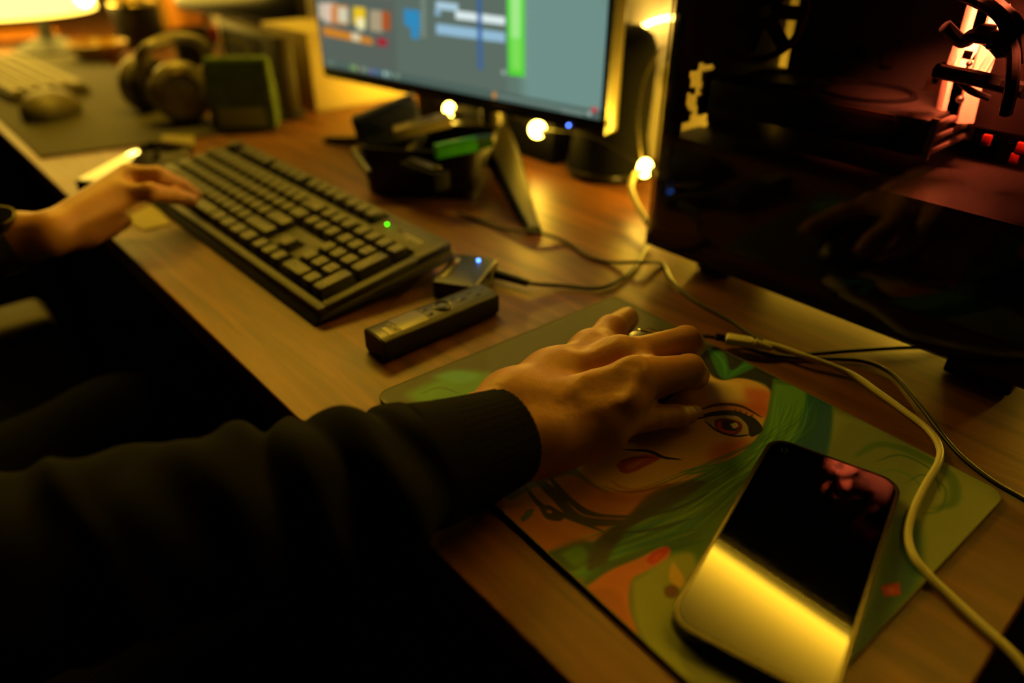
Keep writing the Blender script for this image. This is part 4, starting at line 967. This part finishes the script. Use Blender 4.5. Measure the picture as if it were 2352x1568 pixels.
bp_ = at(30, 92, 0)
t = lathe_thing('orange_saucer', 'orange saucer under the lit lamp', 'saucer', (bp_.x, bp_.y, 0), [(0, 0), (.06, 0), (.11, .014), (.108, .017), (.06, .006), (0, .006)], mat('saucer_orange', 'b06a20', .4), 'body')
# the lit lamp at the far left
la = at(118, 118, 0)
lamp = thing('table_lamp', 'brightly lit table lamp at the top left, with a glowing shade on a dark base', 'lamp', (la.x, la.y, 0))
MB().lathe([(0, 0), (.075, 0), (.078, .008), (.05, .02), (.018, .035), (.012, .06), (.012, .12), (0, .12)]).build('base', M_black, lamp)
MB().lathe([(.205, .085), (.13, .58), (.126, .58), (.201, .085)], n=48, c=(-.10, -.06, 0)).build('shade', emat('shade_glow', (1, .62, .07), 6), lamp)
MB().cyl((-.10, -.06, .12), (0, 0, .11), .008, n=12).build('arm', M_black, lamp)
MB().sph((.03, .09, .13), .03, (1, 1, 1.2)).build('bulb', emat('lamp_bulb', (1, .62, .1), 40), lamp)
MB().cyl((.03, .09, .10), (0, 0, .09), .007, n=12).build('bulb_holder', M_black, lamp)
point('table_lamp_light', (la.x-.05, la.y-.02, .68), 1.2, .08)
# ================================================================ the person
pe = thing('person', 'seated person in a black hoodie, left hand on keyboard, right hand on mouse', 'person', (-.43, -.50, FZ))
m = mat('skin', 'c08858', .47, noise=.10, nscale=25)
nt = m.node_tree; b_ = nt.nodes['Principled BSDF']; tc = nt.nodes.new('ShaderNodeTexCoord')
vo = nt.nodes.new('ShaderNodeTexVoronoi'); vo.feature = 'DISTANCE_TO_EDGE'; vo.inputs['Scale'].default_value = 620
n1 = nt.nodes.new('ShaderNodeTexNoise'); n1.inputs['Scale'].default_value = 260; n1.inputs['Detail'].default_value = 4
nt.links.new(tc.outputs['Object'], vo.inputs['Vector']); nt.links.new(tc.outputs['Object'], n1.inputs['Vector'])
ma_ = nt.nodes.new('ShaderNodeMath'); ma_.operation = 'MULTIPLY_ADD'; ma_.inputs[1].default_value = .5
nt.links.new(vo.outputs['Distance'], ma_.inputs[0]); nt.links.new(n1.outputs['Fac'], ma_.inputs[2])
bp = nt.nodes.new('ShaderNodeBump'); bp.inputs['Strength'].default_value = .5; bp.inputs['Distance'].default_value = .0006
nt.links.new(ma_.outputs[0], bp.inputs['Height']); nt.links.new(bp.outputs[0], b_.inputs['Normal'])
b_.inputs['Subsurface Weight'].default_value = .06; b_.inputs['Subsurface Radius'].default_value = (.006, .002, .001); b_.inputs['Subsurface Scale'].default_value = 1
M_skin = m
def P3(t): return at(t[0], t[1], t[2])
def rh_prims():
    J = {k: P3(v) for k, v in dict(
        W1=(1178, 930, .040), W2=(1200, 1020, .030), CA=(1262, 872, .040), CB=(1262, 935, .041), CC=(1262, 1000, .034),
        M1=(1422, 822, .051), M2=(1452, 868, .057), M3=(1432, 920, .050), M4=(1398, 975, .038),
        I1=(1576, 783, .046), I2=(1588, 792, .031), I3=(1590, 800, .024),
        D1=(1583, 849, .044), D2=(1596, 862, .030), D3=(1596, 866, .022),
        R1=(1512, 884, .027), R2=(1552, 874, .017), R3=(1575, 868, .012),
        K1=(1500, 957, .026), K2=(1552, 955, .0185), K3=(1582, 952, .0135),
        T0=(1282, 868, .037), T1=(1357, 807, .038), T2=(1404, 760, .035), T3=(1440, 732, .026)).items()}
    F = J['W1']+(J['W1']-J['CA'])*.9; G = J['W2']+(J['W2']-J['CC'])*.9
    pr = []
    def u(a, b, ra, rb, k=.008): pr.append(('u', tuple(J[a] if isinstance(a, str) else a), tuple(J[b] if isinstance(b, str) else b), ra, rb, k))
    u(F, 'W1', .0185, .0175); u(G, 'W2', .0185, .0165, .014)
    F2 = F+(F-J['W1'])*1.2; G2 = G+(G-J['W2'])*1.2; u(F2, F, .021, .0185, .012); u(G2, G, .021, .0185, .014)
    u('W1', 'CA', .0175, .0150, .012); u('W1', 'CB', .0170, .0150, .012); u('W2', 'CC', .0165, .0150, .012); u('W1', 'W2', .0165, .016, .012)
    u('CA', 'M1', .0145, .0125, .011); u('CB', 'M2', .0140, .0120, .010); u('CB', 'M3', .0140, .0115, .010); u('CC', 'M4', .0145, .0110, .010)
    u('CC', 'CA', .014, .014, .012)
    Z = Vector((0, 0, -.016)); u(J['CA']+Z, J['M1']+Z*.7, .013, .010, .012); u(J['CB']+Z, J['M2']+Z*.8, .013, .010, .012); u(J['CC']+Z*.8, J['M4']+Z*.6, .013, .010, .012)
    # thumb
    u('W1', 'T0', .0155, .0160, .012); u('T0', 'T1', .0160, .0132, .012); u('T1', 'T2', .0122, .0112, .006); u('T2', 'T3', .0112, .0092, .005)
    u('T1', 'M1', .0115, .0105, .012); u(P3((1398, 800, .038)), P3((1436, 816, .040)), .0085, .0085, .010)
    # fingers
    for a, b, c, d, r in (('M1', 'I1', 'I2', 'I3', .0108), ('M2', 'D1', 'D2', 'D3', .0104), ('M3', 'R1', 'R2', 'R3', .0088), ('M4', 'K1', 'K2', 'K3', .0084)):
        u(a, b, r*(1.0 if a == 'M1' else 1.12), r*.97, .006); u(b, c, r*.98, r*.88, .0025); u(c, d, r*.88, r*.76, .0025)
    # webs
    u(J['M1']*.75+J['I1']*.25, J['M2']*.75+J['D1']*.25, .0085, .0085, .006); u(J['M2']*.8+J['D1']*.2, J['M3']*.75+J['R1']*.25, .0085, .0080, .006); u(J['M3']*.85+J['R1']*.15, J['M4']*.85+J['K1']*.15, .008, .007, .006)
    # knuckles, tendons, veins
    up = Vector((0, 0, 1))
    for k, r in (('M1', .0072), ('M2', .0078), ('M3', .007), ('M4', .006)): pr.append(('u', tuple(J[k]+up*.0048), tuple(J[k]+up*.0048), r, r, .008))
    for a, b in (('CA', 'M1'), ('CB', 'M2'), ('CB', 'M3'), ('CC', 'M4')):
        A = J[a]*.65+J[b]*.35; B = J[b]*.95+J[a]*.05; pr.append(('u', tuple(A+up*.0105), tuple(B+up*.0085), .0018, .0030, .006))
    for pth in ([(1285, 905, .0578), (1320, 885, .0592), (1365, 850, .0612)],):
        V_ = [P3(q) for q in pth]
        for A, B in zip(V_, V_[1:]): pr.append(('u', tuple(A-up*.0052), tuple(B-up*.0052), .0018, .0018, .006))
    # hollows between the metacarpals
    for a, b, c, d in (('CA', 'M1', 'CB', 'M2'), ('CB', 'M2', 'CB', 'M3'), ('CB', 'M3', 'CC', 'M4')):
        A = (J[a]*.35+J[b]*.65+J[c]*.35+J[d]*.65)/2; B = (J[a]*.02+J[b]*.98+J[c]*.02+J[d]*.98)/2
        pr.append(('s', tuple(A+up*.0222), tuple(B+up*.0212), .005, .0055, .010))
    A = (J['T0']*.45+J['T1']*.55+J['CA']*.5+J['M1']*.5)/2
    pr.append(('s', tuple(A+up*.0225), tuple(A+(J['T1']-J['T0'])*.35+up*.021), .006, .005, .010))
    return pr, J
rp, RJ = rh_prims()
pts_ = np.array([p[1] for p in rp]+[p[2] for p in rp]); 
V1, F1 = sdf_mesh(rp, .0012, pts_.min(0)-.03, pts_.max(0)+.03)
LW = P3((48, 545, .040))
LJ = {k: P3(v) for k, v in dict(I0=(282, 446, .055), I1=(346, 440, .056), I2=(402, 450, .044), I3=(438, 461, .034), M0=(296, 402, .066), M1=(362, 402, .065), M2=(418, 428, .047), M3=(449, 448, .036),
      C0=(118, 528, .047), C1=(110, 545, .042), T0=(130, 545, .036), T1=(200, 538, .030), T2=(250, 522, .027), T3=(283, 508, .025)).items()}
off = Vector((-.017, -.003, -.008)); off2 = Vector((-.032, -.012, -.019))
lpz = []
def lu(a, b, ra, rb, k=.008): lpz.append(('u', tuple(a), tuple(b), ra, rb, k))
LE = Vector((-.675, -.32, .0)); fd = (LE-LW).normalized()
lu(LW, LW+fd*.10, .0185, .025, .012); lu(LW+Vector((-.012, 0, -.006)), LW+Vector((-.012, 0, -.006))+fd*.1, .0165, .024, .012)
lu(LW, LJ['C0'], .0195, .0150, .012); lu(LW, LJ['C1'], .019, .015, .012); lu(LW+Vector((-.014, 0, -.006)), LJ['C0']+Vector((-.026, 0, -.014)), .017, .014, .014)
lu(LJ['C0'], LJ['M0'], .0145, .0112, .01); lu(LJ['C1'], LJ['I0'], .0145, .0110, .01); lu(LJ['C0']+off, LJ['M0']+off, .016, .012, .01); lu(LJ['C0']+off2, LJ['M0']+off2, .015, .011, .01)
lu(LJ['I0'], LJ['I1'], .0098, .0090, .004); lu(LJ['I1'], LJ['I2'], .0090, .0082, .003); lu(LJ['I2'], LJ['I3'], .0085, .0070, .003)
for o_, r in ((Vector(), .0092), (off, .0095), (off2, .0082)):
    u_ = Vector((0, 0, -o_.z)); lu(LJ['M0']+o_, LJ['M1']+o_+u_*.4, r*1.1, r*.96, .005); lu(LJ['M1']+o_+u_*.4, LJ['M2']+o_+u_*.9, r*.95, r*.86, .003); lu(LJ['M2']+o_+u_*.9, LJ['M3']+o_+u_*1.1, r*.86, r*.72, .003)
lu(LJ['T0'], LJ['T1'], .015, .0115, .01); lu(LJ['T1'], LJ['T2'], .011, .0098, .004); lu(LJ['T2'], LJ['T3'], .0098, .0082, .004); lu(LJ['T1'], LJ['I0'], .009, .008, .012)
pl_ = np.array([p[1] for p in lpz]+[p[2] for p in lpz])
V2, F2_ = sdf_mesh(lpz, .0018, pl_.min(0)-.035, pl_.max(0)+.035)
# coarse body: head, neck, trunk, arms, legs
ax_pts = [at(1168, 1000, .034), at(1050, 1046, .038), at(900, 1092, .042), at(750, 1130, .043), at(560, 1180, .041), at(300, 1250, .038), at(0, 1330, .034)]
RE = ax_pts[-1]+(ax_pts[-1]-ax_pts[-2]).normalized()*.055
RS = Vector((-.245, -.45, .25)); LS = Vector((-.615, -.45, .25)); NK = Vector((-.43, -.46, .31)); HD = Vector((-.42, -.41, .455))
bpz = []
def bu(a, b, ra, rb, k=.03): bpz.append(('u', tuple(a), tuple(b), ra, rb, k))
bu(ax_pts[1], RE, .027, .036); bu(RE, RS, .037, .045); bu(LW+fd*.08, LE, .029, .037); bu(LE, LS, .037, .045)
bu(RS, LS, .05, .05); bu((-.34, -.47, .18), (-.52, -.47, .18), .095, .095, .05); bu((-.36, -.48, -.02), (-.50, -.48, -.02), .09, .09, .06); bu((-.36, -.50, -.18), (-.50, -.50, -.18), .10, .10, .06)
bu(NK+Vector((0, -.01, -.06)), HD-Vector((0, .01, .07)), .056, .052, .02)
HKR, HKL = Vector((-.30, -.06, -.20)), Vector((-.60, -.06, -.20))
bu((-.36, -.50, -.21), HKR, .085, .055, .04); bu((-.50, -.50, -.21), HKL, .085, .055, .04); bu(HKR, HKR+Vector((0, .02, -.45)), .052, .036, .02); bu(HKL, HKL+Vector((0, .02, -.45)), .052, .036, .02)
for K_ in (HKR, HKL): bu(K_+Vector((0, .0, -.49)), K_+Vector((0, .14, -.50)), .032, .028, .02)
bu(HD+Vector((0, -.015, .03)), HD+Vector((0, .005, .02)), .088, .085, .02); bu(HD+Vector((0, .02, -.03)), HD+Vector((0, .045, -.06)), .068, .040, .03)
bu(HD+Vector((0, .085, -.005)), HD+Vector((0, .108, -.028)), .008, .012, .012); bu(HD+Vector((-.02, .088, -.062)), HD+Vector((.02, .088, -.062)), .006, .006, .006)
for s in (-1, 1):
    bu(HD+Vector((s*.085, -.01, -.01)), HD+Vector((s*.09, -.018, .02)), .012, .016, .01)
    bpz.append(('s', tuple(HD+Vector((s*.032, .105, .012))), tuple(HD+Vector((s*.032, .105, .012))), .017, .017, .012)); bu(HD+Vector((s*.032, .078, .010)), HD+Vector((s*.032, .078, .010)), .013, .013, .003)
V3, F3 = sdf_mesh(bpz, .006, (-.85, -.66, -.735), (-.10, .16, .60))
Vb = np.concatenate([V1, V2, V3]); Fb = np.concatenate([F1, F2_+len(V1), F3+len(V1)+len(V2)])
inv = pmat(pe).inverted(); Mi = np.array(inv)
me = np_mesh('body', Vb @ Mi[:3, :3].T+Mi[:3, 3], Fb); link_mesh('body', me, M_skin, pe, True)
# nails
def nail(c, d, upv, w, l):
    b = bmesh.new(); s = d.cross(upv).normalized(); upv = s.cross(d).normalized(); g = []
    for i in range(7):
        a = -1.05+2.1*i/6; g.append([b.verts.new(c+s*w*math.sin(a)+upv*w*(math.cos(a))+d*l*t) for t in (-.5, 0, .42, .5)])
    for i in range(6):
        for j in range(3): b.faces.new((g[i][j], g[i+1][j], g[i+1][j+1], g[i][j+1]))
    bmesh.ops.solidify(b, geom=b.faces[:], thickness=.0005); q = MB(); q.add(b); return q.build('nail', mat('nail_pale', 'd8b078', .25), pe, world=True)
dK = (RJ['K3']-RJ['K2']).normalized(); nail(RJ['K3']+dK*.0026, dK, Vector((.3, 0, 1)), .0064, .0095)
dT = (RJ['T3']-RJ['T2']).normalized(); nail(RJ['T3']+dT*.001, dT, Vector((-.9, .5, .2)), .0082, .012)
# clothing
M_hood = mat('hoodie_cloth', '090906', .95, spec=.12, noise=.15, nscale=60, bump=.5, bscale=700)
hz = []
def hu(a, b, ra, rb, k=.03): hz.append(('u', tuple(a), tuple(b), ra, rb, k))
hu(RE, RS, .052, .062); hu(LW+fd*.048, LW+fd*.12, .031, .042, .01); hu(LW+fd*.12, LE, .043, .052); hu(LE, LS, .052, .062)
hu(RE-Vector((0, .0, 0)), ax_pts[-1], .051, .047, .02)
hu(RS, LS, .066, .066); hu((-.34, -.46, .18), (-.52, -.46, .18), .115, .115, .05); hu((-.36, -.46, .02), (-.50, -.46, .02), .125, .125, .06); hu((-.36, -.47, -.14), (-.50, -.47, -.14), .135, .135, .06)
hu(NK+Vector((-.05, -.06, 0)), NK+Vector((.05, -.06, 0)), .05, .05, .03); hu(NK+Vector((0, .02, -.02)), NK+Vector((0, -.05, -.02)), .075, .07, .03)
for i in range(14):
    a = Vector((random.uniform(-.54, -.32), -.335, random.uniform(-.18, .16))); hu(a, a+Vector((random.uniform(-.05, .05), .0, random.uniform(-.03, .03))), .012, .008, .02)
Vh, Fh = sdf_mesh(hz, .006, (-.86, -.68, -.32), (-.10, .02, .42))
me = np_mesh('hoodie', Vh @ Mi[:3, :3].T+Mi[:3, 3], Fh); link_mesh('hoodie', me, M_hood, pe, True)
ho = None
# right sleeve with gathered folds
sx_ = [1168, 1050, 900, 750, 560, 300, 0]
axs = spline(ax_pts, 40); sxs = []
for i in range(len(sx_)-1): sxs += [sx_[i]+(sx_[i+1]-sx_[i])*k/40 for k in range(40)]
sxs.append(sx_[-1])
def base_r(x):
    return np.interp(-x, [-1168, -1050, -960, -850, -700, -500, -250, 0], [.0285, .0325, .0355, .0385, .0405, .043, .046, .049])
folds = [(905, -.004, 22, .5), (838, .0105, 34, .5), (776, -.009, 20, .45), (722, .0085, 30, .25), (655, -.006, 24, .1), (585, .0035, 40, 0), (500, .0018, 60, 1.2), (350, -.0016, 50, -1.3), (235, .0036, 34, 1.3), (160, -.0036, 46, .8), (60, .0026, 50, -1.2)]
nr = 120; RV = []; pv = None
for i, p in enumerate(axs):
    t = (axs[min(i+1, len(axs)-1)]-axs[max(i-1, 0)]).normalized(); n_ = (Vector((0, 0, 1))-t*t.z).normalized(); bn_ = t.cross(n_)
    ring = []
    for j in range(nr):
        th_ = 2*math.pi*j/nr; x = sxs[i]+14*math.sin(th_*1+1.1)
        r = base_r(sxs[i])
        for fx, am, wd_, tw in folds:
            xx = x+tw*90*math.sin(th_)
            r += am*math.exp(-((xx-fx)/wd_)**2)*(.62+.38*math.cos(th_+fx*.7))
        if sxs[i] < 960: r += .0010*math.sin(th_*5+sxs[i]*.03)+.0012*math.sin(th_*3-sxs[i]*.021)+.0006*math.sin(sxs[i]*.041+th_*3)
        if sxs[i] > 1030: r += .0004*math.sin(th_*44)
        ring.append(p+(n_*math.cos(th_)+bn_*math.sin(th_)*1.02)*r)
    RV.append(ring)
t = (axs[1]-axs[0]).normalized(); c0 = axs[0]
hem = [[c0+(q-c0)*.97-t*.0015 for q in RV[0]], [c0+(q-c0)*.90-t*.0012 for q in RV[0]], [c0+(q-c0)*.86+t*.003 for q in RV[0]], [c0+(q-c0)*.86+t*.03 for q in RV[0]]]
RV = hem[::-1]+RV; VV = np.array([[tuple(q) for q in ring] for ring in RV]).reshape(-1, 3); FF = []
for i in range(len(RV)-1):
    for j in range(nr): FF.append((i*nr+j, i*nr+(j+1) % nr, (i+1)*nr+(j+1) % nr, (i+1)*nr+j))
me = np_mesh('sleeve', VV @ Mi[:3, :3].T+Mi[:3, 3], np.array(FF)); link_mesh('sleeve', me, M_hood, pe, True)
tz = []
def tu(a, b, ra, rb, k=.03): tz.append(('u', tuple(a), tuple(b), ra, rb, k))
tu((-.36, -.50, -.20), HKR, .100, .072, .04); tu((-.50, -.50, -.20), HKL, .100, .072, .04); tu((-.36, -.52, -.18), (-.50, -.52, -.18), .12, .12, .05)
for K_ in (HKR, HKL): tu(K_, K_+Vector((0, .02, -.42)), .070, .055, .03)
Vt, Ft = sdf_mesh(tz, .008, (-.78, -.70, -.70), (-.14, .10, .0))
me = np_mesh('trousers', Vt @ Mi[:3, :3].T+Mi[:3, 3], Ft); link_mesh('trousers', me, mat('dark_denim', '08080b', .95, spec=.1, noise=.2, nscale=80, bump=.4, bscale=900), pe, True)
hr = [('u', tuple(HD+Vector((0, -.03, .045))), tuple(HD+Vector((0, .02, .055))), .092, .084, .02), ('u', tuple(HD+Vector((0, -.05, -.01))), tuple(HD+Vector((0, -.04, .03))), .075, .08, .02)]
for s in (-1, 1): hr.append(('u', tuple(HD+Vector((s*.07, -.02, .0))), tuple(HD+Vector((s*.06, .03, .05))), .022, .03, .02))
Vr, Fr = sdf_mesh(hr, .005, (-.60, -.60, .33), (-.26, -.24, .64))
me = np_mesh('hair', Vr @ Mi[:3, :3].T+Mi[:3, 3], Fr); link_mesh('hair', me, mat('black_hair', '0c0a08', .45, bump=.8, bscale=300), pe, True)
for K_ in (HKR, HKL):
    c = K_+Vector((0, .08, -.505)); MB().box(c, (.085, .24, .06), bev=.022, seg=3).build('shoe', mat('shoe_dark', '141414', .6), pe, world=True)
# wrist watch
wt = thing('wristwatch', 'metal wristwatch on the left wrist at the photo edge', 'watch', LW+fd*.014)
q = fd; c = LW+fd*.014+Vector((-.006, 0, -.002))
qm = q.to_track_quat('Z', 'Y').to_matrix(); b = bmesh.new(); R_ = []
for i in range(40):
    a = 2*math.pi*i/40; d = Vector((math.cos(a), 0, 0))+Vector((0, 0, math.sin(a))); d = (d-q*d.dot(q)).normalized(); rr = .0225+.0070*abs(d.x)
    R_.append([b.verts.new(c+d*(rr+e)+q*f_) for e, f_ in ((0, -.009), (.0028, -.009), (.0028, .009), (0, .009))])
for i in range(40):
    for k in range(4): b.faces.new((R_[i][k], R_[i][(k+1) % 4], R_[(i+1) % 40][(k+1) % 4], R_[(i+1) % 40][k]))
q3 = MB(); q3.add(b); q3.build('strap', mat('watch_steel', '6a6450', .3, metal=.9), wt, world=True)
ct = c+Vector((.010, .0, .0250)); MB().cyl(ct-Vector((0, 0, .004)), ct+Vector((.002, 0, .005)), .017, n=32).build('watch_case', MATS['watch_steel'], wt, world=True); MB().cyl(ct+Vector((.002, 0, .0045)), ct+Vector((.0022, 0, .0058)), .0145, n=32).build('dial', M_blackg, wt, world=True)
# ================================================================ office chair
ch = thing('office_chair', 'dark office chair under the person, armrest showing at the left edge', 'chair', (-.44, -.50, FZ))
M_ch = mat('chair_fabric', '12120e', .8, bump=.4, bscale=500)
MB().box((-.44, -.46, -.355), (.50, .48, .07), bev=.025, seg=3).build('seat', M_ch, ch, world=True)
MB().box((-.44, -.735, .02), (.46, .06, .55), bev=.025, seg=3).build('backrest', M_ch, ch, world=True)
MB().box((-.44, -.74, -.31), (.06, .03, .2), bev=.006).build('back_bar', M_dmetal, ch, world=True)
ar = Vector((-.80, -.20, -.12))
for s, x in ((0, ar.x), (1, -.10)):
    MB().box((x, -.20 if s == 0 else -.28, -.12), (.07, .27, .028), bev=.011, seg=3).build('armrest', mat('armrest_olive', '2c2410', .6), ch, world=True)
    MB().box((x, -.31, -.245), (.03, .05, .225), bev=.006).build('arm_post', M_dmetal, ch, world=True)
    MB().box(((x-.44)/2, -.33, -.345), (abs(x+.44), .05, .02), bev=.004).build('arm_bracket', M_dmetal, ch, world=True)
MB().cyl((-.44, -.48, -.66), (-.44, -.48, -.38), .028, n=20).build('gas_column', M_dmetal, ch, world=True)
for k in range(5):
    a = 2*math.pi*k/5+.3; e = Vector((-.44+.29*math.cos(a), -.48+.29*math.sin(a), -.68)); MB().cyl((-.44, -.48, -.65), e, .024, .016, 12).build('base_leg', M_dmetal, ch, world=True)
    MB().cyl(e+Vector((-.012, 0, -.032)), e+Vector((.012, 0, -.032)), .027, n=18).build('castor', M_black, ch, world=True)
